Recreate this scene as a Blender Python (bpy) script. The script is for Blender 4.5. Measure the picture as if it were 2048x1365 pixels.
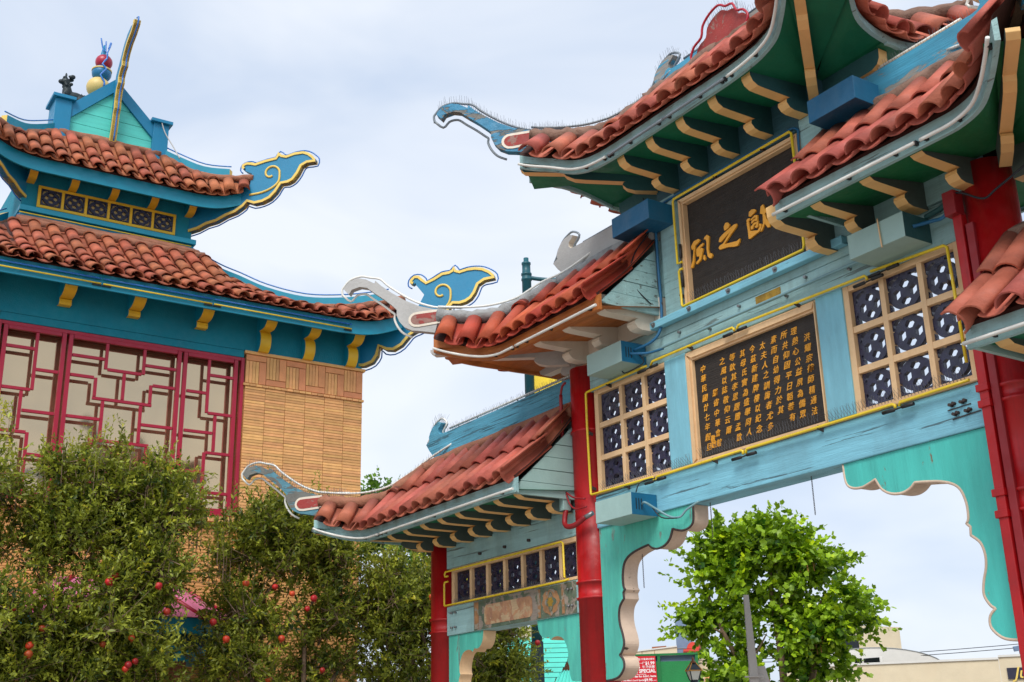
import bpy, math, random
import numpy as np
from mathutils import Vector, Matrix
random.seed(7); NP = np.random.default_rng(7)
for o in list(bpy.data.objects): bpy.data.objects.remove(o, do_unlink=True)
SC = bpy.context.scene
COL = SC.collection
R = math.radians

# ---------------------------------------------------------------- camera
def make_camera():
    yaw, pitch, roll = R(-56.366), R(18.856), R(-1.381)
    f = Vector((math.sin(yaw)*math.cos(pitch), math.cos(yaw)*math.cos(pitch), math.sin(pitch)))
    r = Vector((math.cos(yaw), -math.sin(yaw), 0)); u = r.cross(f)
    rr = math.cos(roll)*r + math.sin(roll)*u
    uu = math.cos(roll)*u - math.sin(roll)*r
    cam = bpy.data.cameras.new('camera'); cam.sensor_width = 36; cam.lens = 2400/2048*36
    cam.clip_start = .1; cam.clip_end = 3000
    o = bpy.data.objects.new('camera', cam); COL.objects.link(o)
    m = Matrix((rr, uu, -f)).transposed().to_4x4(); m.translation = Vector((0, -7, 1.6))
    o.matrix_world = m; SC.camera = o
make_camera()

# ---------------------------------------------------------------- sky, sun, exposure
SUN_EL, SUN_AZ = 48, 138           # degrees; azimuth from +Y towards +X
def make_sky():
    w = bpy.data.worlds.new('World'); SC.world = w; w.use_nodes = True
    nt = w.node_tree; N = nt.nodes; L = nt.links; N.clear()
    out = N.new('ShaderNodeOutputWorld'); bg = N.new('ShaderNodeBackground')
    sky = N.new('ShaderNodeTexSky'); sky.sky_type = 'NISHITA'; sky.sun_disc = False
    sky.sun_elevation = R(SUN_EL); sky.sun_rotation = R(SUN_AZ)
    sky.air_density = 1.0; sky.dust_density = 2.5
    # thin blue of the sky scaled to lamp units, then a broken cloud sheet over it
    sc = N.new('ShaderNodeVectorMath'); sc.operation = 'SCALE'; sc.inputs['Scale'].default_value = .075
    L.new(sky.outputs[0], sc.inputs[0])
    tc = N.new('ShaderNodeTexCoord'); mp = N.new('ShaderNodeMapping'); mp.inputs['Scale'].default_value = (1, 1, 2.6)
    mp.inputs['Rotation'].default_value = (.3, .2, .6)
    L.new(tc.outputs['Generated'], mp.inputs[0])
    n1 = N.new('ShaderNodeTexNoise'); n1.inputs['Scale'].default_value = 3.1; n1.inputs['Detail'].default_value = 4
    n1.inputs['Roughness'].default_value = .46; n1.inputs['Distortion'].default_value = .5
    L.new(mp.outputs[0], n1.inputs['Vector'])
    r1 = N.new('ShaderNodeValToRGB'); e = r1.color_ramp.elements
    e[0].position = .34; e[0].color = (.355, .41, .50, 1); e[1].position = .66; e[1].color = (.505, .53, .57, 1)
    L.new(n1.outputs['Fac'], r1.inputs[0])
    mx = N.new('ShaderNodeMix'); mx.data_type = 'RGBA'; mx.inputs['Factor'].default_value = .86
    L.new(sc.outputs[0], mx.inputs['A']); L.new(r1.outputs[0], mx.inputs['B'])
    L.new(mx.outputs['Result'], bg.inputs[0]); bg.inputs[1].default_value = 1.0
    L.new(bg.outputs[0], out.inputs[0])
make_sky()
def make_sun():
    l = bpy.data.lights.new('sun', 'SUN'); l.energy = 1.5; l.angle = R(28); l.color = (1, .96, .9)
    o = bpy.data.objects.new('sun', l); COL.objects.link(o)
    d = Vector((math.sin(R(SUN_AZ))*math.cos(R(SUN_EL)), math.cos(R(SUN_AZ))*math.cos(R(SUN_EL)), math.sin(R(SUN_EL))))
    o.rotation_euler = d.to_track_quat('Z', 'Y').to_euler(); o.location = d*60
make_sun()
SC.view_settings.view_transform = 'Standard'; SC.view_settings.look = 'None'
SC.view_settings.exposure = 1.0; SC.view_settings.gamma = 1; SC.view_settings.use_curve_mapping = False
SC.cycles.max_bounces = 6; SC.cycles.diffuse_bounces = 3; SC.cycles.use_denoising = True

# ---------------------------------------------------------------- materials
def lin(c):
    return tuple((x/255/12.92 if x/255 <= .04045 else ((x/255+.055)/1.055)**2.4) for x in c)
MATS = {}
def mat(name, c, rough=.6, var=.14, nscale=2.2, stretch=(1, 1, 1), bump=.15, bscale=30, bstretch=None,
        grime=0., gcol=(60, 50, 42), gscale=1.4, peel=0., pcol=(150, 145, 140), pscale=5, pstretch=(1, 1, 1), orand=0., metal=0., spec=.5, streak=0.):
    m = bpy.data.materials.new(name); m.use_nodes = True; MATS[name] = m
    nt = m.node_tree; N = nt.nodes; L = nt.links
    b = N['Principled BSDF']; c = lin(c)
    geo = N.new('ShaderNodeNewGeometry')
    vec = geo.outputs['Position']
    def mapped(s):
        mp = N.new('ShaderNodeMapping'); mp.inputs['Scale'].default_value = s; L.new(vec, mp.inputs[0]); return mp.outputs[0]
    def noise(v, s, d=4, r=.55, dist=0):
        n = N.new('ShaderNodeTexNoise'); n.inputs['Scale'].default_value = s; n.inputs['Detail'].default_value = d
        n.inputs['Roughness'].default_value = r; n.inputs['Distortion'].default_value = dist; L.new(v, n.inputs['Vector']); return n.outputs['Fac']
    def ramp(v, p0, p1, c0=(0, 0, 0, 1), c1=(1, 1, 1, 1)):
        r = N.new('ShaderNodeValToRGB'); e = r.color_ramp.elements; e[0].position = p0; e[1].position = p1; e[0].color = c0; e[1].color = c1
        L.new(v, r.inputs[0]); return r.outputs[0]
    def mix(f, a, bb):
        x = N.new('ShaderNodeMix'); x.data_type = 'RGBA'
        for s, v in (('Factor', f), ('A', a), ('B', bb)):
            if hasattr(v, 'links') or hasattr(v, 'is_linked'): L.new(v, x.inputs[s])
            else: x.inputs[s].default_value = v
        return x.outputs['Result']
    lo = tuple(x*(1-var) for x in c)+(1,); hi = tuple(min(.95, x*(1+var)) for x in c)+(1,)
    col = ramp(noise(mapped(stretch), nscale, 5), .3, .7, lo, hi)
    hgt = noise(mapped(bstretch or stretch), bscale, 6, .6)
    ro = rough
    if grime:
        g = ramp(noise(mapped((1, 1, .55)), gscale, 8, .68), .47, .80)
        gm = N.new('ShaderNodeMath'); gm.operation = 'MULTIPLY'; L.new(g, gm.inputs[0]); gm.inputs[1].default_value = grime
        col = mix(gm.outputs[0], col, lin(gcol)+(1,))
    if streak:
        g = ramp(noise(mapped((9, 9, .5)), 2.2, 5, .6), .52, .8)
        gm = N.new('ShaderNodeMath'); gm.operation = 'MULTIPLY'; L.new(g, gm.inputs[0]); gm.inputs[1].default_value = streak
        col = mix(gm.outputs[0], col, lin(gcol)+(1,))
    if peel:
        pn = noise(mapped(pstretch), pscale, 7, .62, .6)
        pm = ramp(pn, 1-peel-.012, 1-peel+.012)
        pc = ramp(noise(mapped((1, 1, 6)), 8, 5), .3, .7, tuple(x*.7 for x in lin(pcol))+(1,), lin(pcol)+(1,))
        col = mix(pm, col, pc)
        mm = N.new('ShaderNodeMath'); mm.operation = 'MULTIPLY_ADD'; L.new(pm, mm.inputs[0]); mm.inputs[1].default_value = -.9; L.new(hgt, mm.inputs[2]); hgt = mm.outputs[0]
    if orand:
        oi = N.new('ShaderNodeObjectInfo'); hs = N.new('ShaderNodeHueSaturation')
        mr = N.new('ShaderNodeMapRange'); L.new(oi.outputs['Random'], mr.inputs[0]); mr.inputs[3].default_value = 1-orand; mr.inputs[4].default_value = 1+orand
        L.new(mr.outputs[0], hs.inputs['Value'])
        m2 = N.new('ShaderNodeMath'); m2.operation = 'MULTIPLY'; L.new(oi.outputs['Random'], m2.inputs[0]); m2.inputs[1].default_value = 7.31
        m3 = N.new('ShaderNodeMath'); m3.operation = 'FRACT'; L.new(m2.outputs[0], m3.inputs[0])
        mr2 = N.new('ShaderNodeMapRange'); L.new(m3.outputs[0], mr2.inputs[0]); mr2.inputs[3].default_value = .5-orand*.045; mr2.inputs[4].default_value = .5+orand*.045
        L.new(mr2.outputs[0], hs.inputs['Hue']); L.new(col, hs.inputs['Color']); col = hs.outputs[0]
    L.new(col, b.inputs['Base Color'])
    rn = ramp(noise(vec, 11, 3), .3, .7, (max(0, rough-.1),)*3+(1,), (min(1, rough+.12),)*3+(1,)); L.new(rn, b.inputs['Roughness'])
    b.inputs['Metallic'].default_value = metal; b.inputs['Specular IOR Level'].default_value = spec
    if bump:
        bp = N.new('ShaderNodeBump'); bp.inputs['Strength'].default_value = bump; bp.inputs['Distance'].default_value = .02
        L.new(hgt, bp.inputs['Height']); L.new(bp.outputs[0], b.inputs['Normal'])
    return m
GRX = dict(stretch=(.7, 5, 9), bstretch=(.35, 6, 5), bump=.35, bscale=14)      # grain along X
GRZ = dict(stretch=(5, 5, .7), bstretch=(6, 6, .35), bump=.3, bscale=14)      # grain along Z
mat('blue_beam', (122, 186, 206), .62, .16, grime=.6, gcol=(92, 124, 136), gscale=1.3, peel=.40, pcol=(84, 118, 130), pscale=2.6, pstretch=(.25, 3, 8), **GRX)
mat('blue_pale', (148, 186, 188), .6, .12, grime=.7, gcol=(98, 108, 100), gscale=1.9, streak=.25, peel=.38, pcol=(110, 128, 126), pscale=3, pstretch=(.3, 3, 7), **GRX)
mat('blue_post', (122, 184, 202), .6, .12, grime=.5, gcol=(90, 120, 130), **GRZ)
mat('peel_blue', (66, 148, 180), .65, .14, grime=.5, gcol=(60, 80, 95), peel=.455, pcol=(150, 148, 142), pscale=3.2, pstretch=(.45, 2, 2.2), **GRX)
mat('tail_blue', (46, 124, 160), .6, .16, grime=.55, gcol=(40, 66, 80), gscale=4, peel=.46, pcol=(112, 112, 108), pscale=5, pstretch=(.8, .8, 2.4), bump=.6, bscale=20)
mat('tail_bare', (110, 112, 108), .8, .2, grime=.4, peel=.47, pcol=(88, 140, 158), pscale=4, pstretch=(.8, .8, 2), bump=.5, bscale=22)
mat('ridge_grain', (82, 158, 186), .68, .2, grime=.35, gcol=(45, 75, 90), peel=.42, pcol=(66, 120, 140), pscale=3.0, pstretch=(.3, 2, 7), stretch=(.3, 4, 10), bstretch=(.2, 6, 9), bump=.6, bscale=12)
mat('teal_arch', (82, 186, 168), .6, .18, nscale=1.9, grime=.55, gcol=(58, 132, 134), gscale=2.6, streak=.4, peel=.36, pcol=(120, 150, 140), pscale=4, pstretch=(3, 3, .7), **GRZ)
mat('teal_arch_worn', (70, 184, 174), .6, .16, nscale=1.5, grime=.25, gcol=(60, 120, 120), gscale=2.0, peel=.36, pcol=(134, 112, 80), pscale=2.6, pstretch=(2.5, 2.5, .8), **GRZ)
mat('cream', (222, 186, 142), .6, .08, grime=.45, gcol=(160, 120, 85), gscale=2.4, streak=.2, bump=.2)
mat('cream_trim', (232, 188, 122), .55, .06, grime=.25, gcol=(150, 115, 70), gscale=2.2, bump=.12)
mat('cream_reveal', (208, 184, 162), .65, .1, grime=.55, gcol=(140, 116, 100), gscale=3.2, peel=.34, pcol=(92, 74, 60), pscale=7, pstretch=(1, 1, .6), bump=.25)
mat('dark_teal', (38, 84, 86), .6, .15, grime=.3, gcol=(40, 40, 36), bump=.2)
mat('dark_grey_teal', (74, 86, 80), .65, .14, grime=.4, gcol=(38, 38, 34), bump=.2)
mat('soffit_green', (14, 112, 78), .6, .14, grime=.35, gcol=(10, 60, 42), bump=.12)
mat('soffit_green2', (8, 104, 58), .6, .14, grime=.35, gcol=(8, 60, 36), bump=.12)
mat('raw_wood', (176, 104, 48), .6, .22, stretch=(.5, 5, 8), bstretch=(.5, 6, 8), bump=.3, bscale=14, grime=.3, gcol=(110, 60, 25))
mat('primer_white', (218, 208, 192), .6, .06, grime=.4, gcol=(160, 145, 125), gscale=2.6, bump=.2, streak=.15)
mat('primer_grey', (170, 170, 168), .6, .08, grime=.35, gcol=(125, 122, 118), gscale=2.4, bump=.25)
mat('column_red', (172, 8, 16), .45, .18, grime=.65, gcol=(104, 10, 14), gscale=2.8, streak=.5, bump=.15, bscale=18)
mat('pipe_red', (142, 22, 30), .5, .14, grime=.4, gcol=(80, 20, 22), bump=.1)
mat('terracotta', (180, 94, 74), .66, .2, nscale=6, orand=.2, grime=.6, gcol=(112, 62, 52), gscale=4.5, bump=.25, bscale=60)
mat('terracotta_new', (178, 72, 44), .68, .15, nscale=6, orand=.16, grime=.3, gcol=(120, 60, 45), gscale=4.5, bump=.22, bscale=60)
mat('terracotta_old', (172, 94, 64), .75, .22, nscale=5, orand=.2, grime=.85, gcol=(84, 58, 48), gscale=3.6, bump=.3, bscale=60)
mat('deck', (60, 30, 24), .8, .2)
mat('mortar', (128, 100, 86), .92, .22, nscale=7, grime=.5, gcol=(86, 70, 62), gscale=5, bump=.9, bscale=22)
mat('mortar_red', (150, 100, 78), .92, .2, nscale=7, grime=.4, gcol=(110, 72, 58), gscale=5, bump=.9, bscale=22)
mat('mortar_grey', (150, 152, 152), .92, .2, nscale=9, grime=.5, gcol=(98, 98, 98), gscale=6, bump=.9, bscale=22)
mat('navy_glaze', (30, 28, 58), .3, .4, nscale=14, grime=.5, gcol=(20, 18, 32), gscale=7, bump=.35, bscale=26, spec=.6)
mat('black_board', (38, 33, 30), .62, .4, nscale=9, stretch=(.5, 4, 12), bstretch=(.4, 6, 16), bump=.6, bscale=10, grime=.3, gcol=(66, 52, 42))
mat('gold', (228, 160, 44), .5, .12, grime=.2, gcol=(150, 95, 25), bump=.1)
mat('neon_white', (222, 222, 216), .25, .05, bump=0, grime=.3, gcol=(150, 150, 148), gscale=3)
mat('neon_grey', (120, 130, 138), .25, .08, bump=0)
mat('neon_yellow', (226, 196, 44), .3, .08, bump=0, grime=.2, gcol=(170, 130, 40), gscale=3)
mat('neon_blue', (36, 110, 190), .25, .08, bump=0)
mat('neon_red', (170, 20, 44), .3, .08, bump=0)
mat('black_rubber', (26, 24, 26), .5, .2, bump=.1)
mat('cable_black', (30, 36, 44), .55, .2, bump=.05)
mat('cable_blue', (26, 96, 138), .5, .15, bump=.05)
mat('conduit', (118, 156, 164), .5, .12, grime=.3, gcol=(80, 100, 105), bump=.1)
mat('box_blue_dark', (18, 88, 126), .55, .2, grime=.35, gcol=(90, 120, 140), gscale=5, bump=.2)
mat('box_blue', (18, 100, 138), .5, .14, grime=.25, gcol=(18, 60, 95), bump=.12)
mat('box_pale', (152, 182, 178), .55, .07, grime=.4, gcol=(112, 140, 138), gscale=1.8, bump=.1)
mat('steel', (128, 130, 132), .4, .15, metal=.7, bump=.1)
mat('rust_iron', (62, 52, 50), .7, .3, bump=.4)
mat('spike_wire', (120, 122, 128), .35, .1, metal=.6, bump=0)
# brick building
mat('brick', (226, 170, 110), .8, .1, nscale=9, orand=.17, grime=.25, gcol=(190, 125, 70), gscale=1.2, bump=.25, bscale=70)
mat('brick_stuff', (230, 170, 104), .8, .2, nscale=5, stretch=(1, 3, 24), grime=.25, gcol=(190, 125, 70), gscale=1.2, bump=.25, bscale=70)
mat('brick_pink', (220, 148, 102), .8, .1, nscale=9, orand=.10, bump=.25, bscale=70)
mat('brick_joint', (182, 132, 84), .9, .12, nscale=20, bump=.3)
mat('stucco_teal', (2, 128, 150), .75, .1, nscale=2, grime=.25, gcol=(4, 90, 110), bump=.35, bscale=45)
mat('paint_teal', (4, 136, 164), .45, .08, nscale=2, grime=.25, gcol=(5, 95, 120), bump=.1)
mat('soffit_teal', (4, 122, 128), .6, .1, grime=.2, gcol=(4, 80, 84), bump=.1)
mat('tail_building', (12, 124, 166), .45, .06, grime=.2, gcol=(8, 90, 130), bump=.08)
mat('yellow_paint', (230, 184, 40), .5, .07, grime=.35, gcol=(170, 128, 40), gscale=3, bump=.12)
mat('yellow_trim', (226, 196, 96), .5, .07, grime=.3, gcol=(160, 140, 80), gscale=3, bump=.1)
mat('aqua_board', (84, 204, 192), .55, .08, grime=.25, gcol=(70, 165, 165), gscale=2, bump=.15, stretch=(5, .7, 9))
mat('lattice_red', (166, 14, 50), .4, .08, grime=.25, gcol=(110, 12, 38), bump=.06)
mat('tan_back', (196, 170, 112), .8, .2, nscale=9)
mat('pink_roof', (204, 112, 150), .6, .1, bump=.15)
mat('ball_red', (156, 22, 52), .35, .15, bump=.1); mat('ball_blue', (20, 110, 156), .4, .1, bump=.1); mat('ball_cream', (206, 182, 112), .5, .1, bump=.15)
mat('bronze', (36, 48, 52), .45, .35, nscale=18, metal=.3, bump=.6, bscale=40)
# planting
mat('bark', (138, 114, 94), .9, .3, nscale=14, stretch=(4, 4, .8), bump=.8, bscale=30)
mat('fruit_red', (176, 52, 24), .45, .28, nscale=16, orand=.3, bump=.15)
mat('pod_tan', (168, 116, 70), .8, .25)
# street behind the gate
mat('paving', (158, 150, 140), .85, .12, nscale=1.2, grime=.3, gcol=(105, 98, 92), bump=.2)
mat('asphalt', (72, 72, 74), .9, .15, nscale=3, bump=.4)
mat('lamp_teal', (16, 84, 96), .45, .12, grime=.3, gcol=(10, 50, 62), bump=.1)
mat('lamp_dark', (26, 44, 52), .45, .15, bump=.1)
mat('pole_grey', (172, 166, 160), .55, .08, grime=.3, gcol=(120, 112, 108), bump=.12)
mat('stucco_cream', (206, 192, 164), .8, .05, grime=.2, gcol=(205, 180, 145), bump=.3, bscale=30)
mat('stucco_orange', (226, 160, 104), .8, .08, bump=.3, bscale=30)
mat('roof_membrane', (206, 204, 198), .7, .05, grime=.2, gcol=(170, 170, 168), bump=.1)
mat('tower_blue', (106, 126, 152), .6, .1, bump=.1)
mat('green_wall', (20, 128, 66), .6, .12, grime=.3, gcol=(16, 92, 48), bump=.2)
mat('green_frame', (18, 112, 56), .5, .1, bump=.1)
mat('sign_red', (206, 28, 44), .45, .04, bump=0)
mat('sign_white', (240, 236, 236), .5, .02, bump=0)
mat('inset_red', (150, 52, 46), .65, .2, grime=.5, gcol=(96, 40, 40), gscale=6, peel=.42, pcol=(150, 110, 100), pscale=6, bump=.3)
mat('awning_red', (196, 60, 46), .6, .1, bump=.1)
mat('sign_dark', (34, 34, 56), .45, .15, bump=0)
mat('aqua_tile', (84, 206, 188), .5, .1, bump=.15)
mat('wood_brown', (140, 84, 58), .7, .2, bump=.2)
mat('grey_panel', (138, 144, 148), .5, .1, bump=.1)
def glass_mat(name, c, metal, rough):
    m = bpy.data.materials.new(name); m.use_nodes = True; MATS[name] = m
    b = m.node_tree.nodes['Principled BSDF']; b.inputs['Base Color'].default_value = lin(c)+(1,)
    b.inputs['Metallic'].default_value = metal; b.inputs['Roughness'].default_value = rough
    n = m.node_tree.nodes.new('ShaderNodeTexNoise'); n.inputs['Scale'].default_value = 1.6; n.inputs['Detail'].default_value = 2
    g = m.node_tree.nodes.new('ShaderNodeNewGeometry'); m.node_tree.links.new(g.outputs['Position'], n.inputs['Vector'])
    bp = m.node_tree.nodes.new('ShaderNodeBump'); bp.inputs['Strength'].default_value = .03; bp.inputs['Distance'].default_value = .05
    m.node_tree.links.new(n.outputs['Fac'], bp.inputs['Height']); m.node_tree.links.new(bp.outputs[0], b.inputs['Normal'])
glass_mat('tan_glass', (208, 184, 148), .85, .045)
glass_mat('dark_glass', (40, 44, 48), .6, .08)
glass_mat('lantern_glass', (226, 226, 214), 0, .3)
def leaf_mat(name, dark, light, trans=.35):
    m = bpy.data.materials.new(name); m.use_nodes = True; MATS[name] = m
    nt = m.node_tree; N = nt.nodes; L = nt.links; b = N['Principled BSDF']; out = N['Material Output']
    at = N.new('ShaderNodeAttribute'); at.attribute_name = 'rnd'
    r = N.new('ShaderNodeValToRGB'); e = r.color_ramp.elements
    e[0].position = 0; e[0].color = lin(dark)+(1,); e[1].position = .92; e[1].color = lin(light)+(1,)
    x = r.color_ramp.elements.new(.5); x.color = tuple((p+q)/2 for p, q in zip(lin(dark), lin(light)))+(1,)
    y = r.color_ramp.elements.new(1); y.color = tuple(v*w for v, w in zip(lin(light), (1.22, 1.02, .6)))+(1,)
    L.new(at.outputs['Fac'], r.inputs[0]); L.new(r.outputs[0], b.inputs['Base Color']); b.inputs['Roughness'].default_value = .45
    t = N.new('ShaderNodeBsdfTranslucent'); L.new(r.outputs[0], t.inputs[0]); ms = N.new('ShaderNodeMixShader'); ms.inputs[0].default_value = trans
    L.new(b.outputs[0], ms.inputs[1]); L.new(t.outputs[0], ms.inputs[2]); L.new(ms.outputs[0], out.inputs[0])
leaf_mat('leaf_pom', (48, 72, 20), (184, 192, 66), .38)
leaf_mat('leaf_orchid', (44, 90, 12), (176, 212, 40), .32)
leaf_mat('leaf_far', (66, 104, 34), (130, 170, 60), .4)

# ---------------------------------------------------------------- object helpers
LOC = {}
def thing(name, label, cat, loc=(0, 0, 0), group=None, kind=None):
    o = bpy.data.objects.new(name, None); COL.objects.link(o); o.location = loc; LOC[o.name] = Vector(loc)
    o.empty_display_size = .2; tag(o, label, cat, group, kind); return o
def tag(o, label=None, cat=None, group=None, kind=None):
    for k, v in (('label', label), ('category', cat), ('group', group), ('kind', kind)):
        if v: o[k] = v
    return o
def put(o, parent):
    COL.objects.link(o)
    if parent is not None:
        o.parent = parent
        if parent.name in LOC: o.matrix_parent_inverse = Matrix.Translation(-LOC[parent.name])
    return o
def inst(name, me, mtx, parent):
    o = bpy.data.objects.new(name, me); put(o, parent); o.matrix_basis = mtx; return o
def V(*a): return Vector(a)
class MB:
    def __init__(s): s.v = []; s.f = []; s.m = []; s.s = []
    def add(s, vs, fs, mi=0, sm=False):
        b = len(s.v); s.v += [tuple(x) for x in vs]
        for i, f in enumerate(fs):
            s.f.append(tuple(b+k for k in f)); s.m.append(mi[i] if isinstance(mi, (list, tuple)) else mi); s.s.append(sm)
        return s
    def box(s, x0, x1, y0, y1, z0, z1, mi=0):
        x0, x1 = sorted((x0, x1)); y0, y1 = sorted((y0, y1)); z0, z1 = sorted((z0, z1))
        vs = [(x, y, z) for z in (z0, z1) for y in (y0, y1) for x in (x0, x1)]
        return s.add(vs, [(0, 2, 3, 1), (4, 5, 7, 6), (0, 1, 5, 4), (2, 6, 7, 3), (0, 4, 6, 2), (1, 3, 7, 5)], mi)
    def hexa(s, p, mi=0):          # p: 4 bottom + 4 top points (ccw from above)
        return s.add(p, [(3, 2, 1, 0), (4, 5, 6, 7), (0, 1, 5, 4), (1, 2, 6, 5), (2, 3, 7, 6), (3, 0, 4, 7)], mi)
    def bar(s, a, b, w, h, up=(0, 0, 1), mi=0):
        a = Vector(a); b = Vector(b); d = (b-a).normalized(); up = Vector(up); x = d.cross(up)
        if x.length < 1e-4: x = d.cross(Vector((1, 0, 0)))
        x.normalize(); u = x.cross(d); x *= w/2; u *= h/2
        return s.hexa([a-x-u, a+x-u, b+x-u, b-x-u, a-x+u, a+x+u, b+x+u, b-x+u], mi)
    def prism(s, poly, fn, w0, w1, side=0, rim=0, sm=False):
        n = len(poly); A = [fn(p[0], p[1], w0) for p in poly]; B = [fn(p[0], p[1], w1) for p in poly]
        s.add(A+B, [tuple(range(n)), tuple(range(2*n-1, n-1, -1))], side)
        s.add(A+B, [(i, n+i, n+(i+1) % n, (i+1) % n) for i in range(n)], rim, sm); return s
    def tube(s, pts, r, n=8, mi=0, closed=False, cap=True):
        pts = [Vector(p) for p in pts]; rs = r if isinstance(r, (list, tuple)) else [r]*len(pts)
        m = len(pts); vs = []; x = None
        for i, p in enumerate(pts):
            a = pts[i-1] if i or closed else p; b = pts[(i+1) % m] if i < m-1 or closed else p
            d = (b-a)
            if d.length < 1e-9: d = V(0, 0, 1)
            d.normalize()
            if x is None: x = d.cross(V(.31, .2, .93)); 
            x = x-d*x.dot(d)
            if x.length < 1e-6: x = d.orthogonal()
            x.normalize(); y = d.cross(x)
            vs += [p+(x*math.cos(2*math.pi*k/n)+y*math.sin(2*math.pi*k/n))*rs[i] for k in range(n)]
        fs = [(i*n+k, i*n+(k+1) % n, ((i+1) % m)*n+(k+1) % n, ((i+1) % m)*n+k) for i in range(m if closed else m-1) for k in range(n)]
        s.add(vs, fs, mi, True)
        if cap and not closed:
            b = len(s.v)-len(vs)
            for o in (list(range(n))[::-1], [(m-1)*n+k for k in range(n)]):
                s.f.append(tuple(b+k for k in o)); s.m.append(mi); s.s.append(False)
        return s
    def lathe(s, prof, c, n=24, mi=0, axis='z', flute=0):
        vs = []
        for r, z in prof:
            for k in range(n):
                a = 2*math.pi*k/n; q = r*(1-(flute*(k % 2)))
                vs.append((c[0]+q*math.cos(a), c[1]+q*math.sin(a), c[2]+z))
        m = len(prof)
        fs = [(i*n+k, i*n+(k+1) % n, (i+1)*n+(k+1) % n, (i+1)*n+k) for i in range(m-1) for k in range(n)]
        s.add(vs, fs, mi, not flute)
        b = len(s.v)-len(vs)
        for o in (list(range(n))[::-1], [(m-1)*n+k for k in range(n)]): s.f.append(tuple(b+k for k in o)); s.m.append(mi); s.s.append(False)
        return s
    def ball(s, c, r, n=14, m=9, mi=0):
        rx = r if isinstance(r, (tuple, list)) else (r, r, r)
        vs = [(c[0], c[1], c[2]-rx[2])]
        for i in range(1, m):
            t = math.pi*i/m-math.pi/2
            vs += [(c[0]+rx[0]*math.cos(t)*math.cos(2*math.pi*k/n), c[1]+rx[1]*math.cos(t)*math.sin(2*math.pi*k/n), c[2]+rx[2]*math.sin(t)) for k in range(n)]
        vs.append((c[0], c[1], c[2]+rx[2])); T = len(vs)-1
        fs = [(0, 1+(k+1) % n, 1+k) for k in range(n)]
        fs += [(1+i*n+k, 1+i*n+(k+1) % n, 1+(i+1)*n+(k+1) % n, 1+(i+1)*n+k) for i in range(m-2) for k in range(n)]
        fs += [(T, 1+(m-2)*n+k, 1+(m-2)*n+(k+1) % n) for k in range(n)]
        return s.add(vs, fs, mi, True)
    def mesh(s, name, mats):
        me = bpy.data.meshes.new(name); me.from_pydata(s.v, [], s.f)
        for m in (mats if isinstance(mats, (list, tuple)) else [mats]): me.materials.append(MATS[m])
        me.polygons.foreach_set('material_index', s.m); me.polygons.foreach_set('use_smooth', s.s)
        me.update(); return me
    def build(s, name, mats, parent=None, bevel=0, fix=True):
        me = s.mesh(name, mats)
        if fix:
            import bmesh
            b = bmesh.new(); b.from_mesh(me); bmesh.ops.recalc_face_normals(b, faces=b.faces); b.to_mesh(me); b.free()
        o = bpy.data.objects.new(name, me); put(o, parent)
        if bevel:
            md = o.modifiers.new('bevel', 'BEVEL'); md.width = bevel; md.segments = 2; md.limit_method = 'ANGLE'; md.angle_limit = R(40)
        return o
def XZ(y0): return lambda u, v, w: (u, y0+w, v)
def YZ(x0): return lambda u, v, w: (x0+w, u, v)
def smooth_pts(P, k=5, closed=False):
    P = [Vector(p) for p in P]; n = len(P); out = []
    for i in range(n if closed else n-1):
        g = lambda j: P[j % n] if closed else P[max(0, min(n-1, j))]
        a, b, c, d = g(i-1), g(i), g(i+1), g(i+2)
        for t in range(k):
            t /= k; out.append(.5*((2*b)+(c-a)*t+(2*a-5*b+4*c-d)*t*t+(3*b-a-3*c+d)*t**3))
    if not closed: out.append(P[-1])
    return out
def arc2(P, k=4):  # smooth 2D polyline
    return [(p.x, p.y) for p in smooth_pts([(a, b, 0) for a, b in P], k)]
def text_obj(name, body, size, loc, rot, m, parent, extrude=.004, offset=0, shear=0, spacing=1, align='CENTER', sx=1., kind=None):
    c = bpy.data.curves.new('txt', 'FONT'); c.body = body; c.size = size; c.extrude = extrude; c.offset = offset; c.shear = shear
    c.space_line = spacing; c.align_x = align; c.align_y = 'CENTER' if '\n' not in body else 'TOP_BASELINE'; c.resolution_u = 2
    t = bpy.data.objects.new('txt', c); COL.objects.link(t); bpy.context.view_layer.update()
    me = bpy.data.meshes.new_from_object(t.evaluated_get(bpy.context.evaluated_depsgraph_get()))
    bpy.data.objects.remove(t); bpy.data.curves.remove(c)
    me.materials.clear(); me.materials.append(MATS[m])
    o = bpy.data.objects.new(name, me); put(o, parent)
    o.matrix_basis = Matrix.LocRotScale(Vector(loc), rot, Vector((sx, 1, 1))) if not hasattr(rot, 'to_quaternion') else Matrix.LocRotScale(Vector(loc), rot.to_quaternion(), Vector((sx, 1, 1)))
    return o
from mathutils import Euler
FRONT = Euler((math.pi/2, 0, 0))
# ---------------------------------------------------------------- ground
def ground():
    o = MB().add([(-900, -900, 0), (900, -900, 0), (900, 900, 0), (-900, 900, 0)], [(0, 1, 2, 3)]).build('ground', 'paving'); tag(o, kind='structure')
    o = MB().add([(-26, 16, .004), (30, -2, .004), (34, 10, .004), (-22, 28, .004)], [(0, 1, 2, 3)]).build('road', 'asphalt'); tag(o, kind='structure')
ground()

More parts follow.
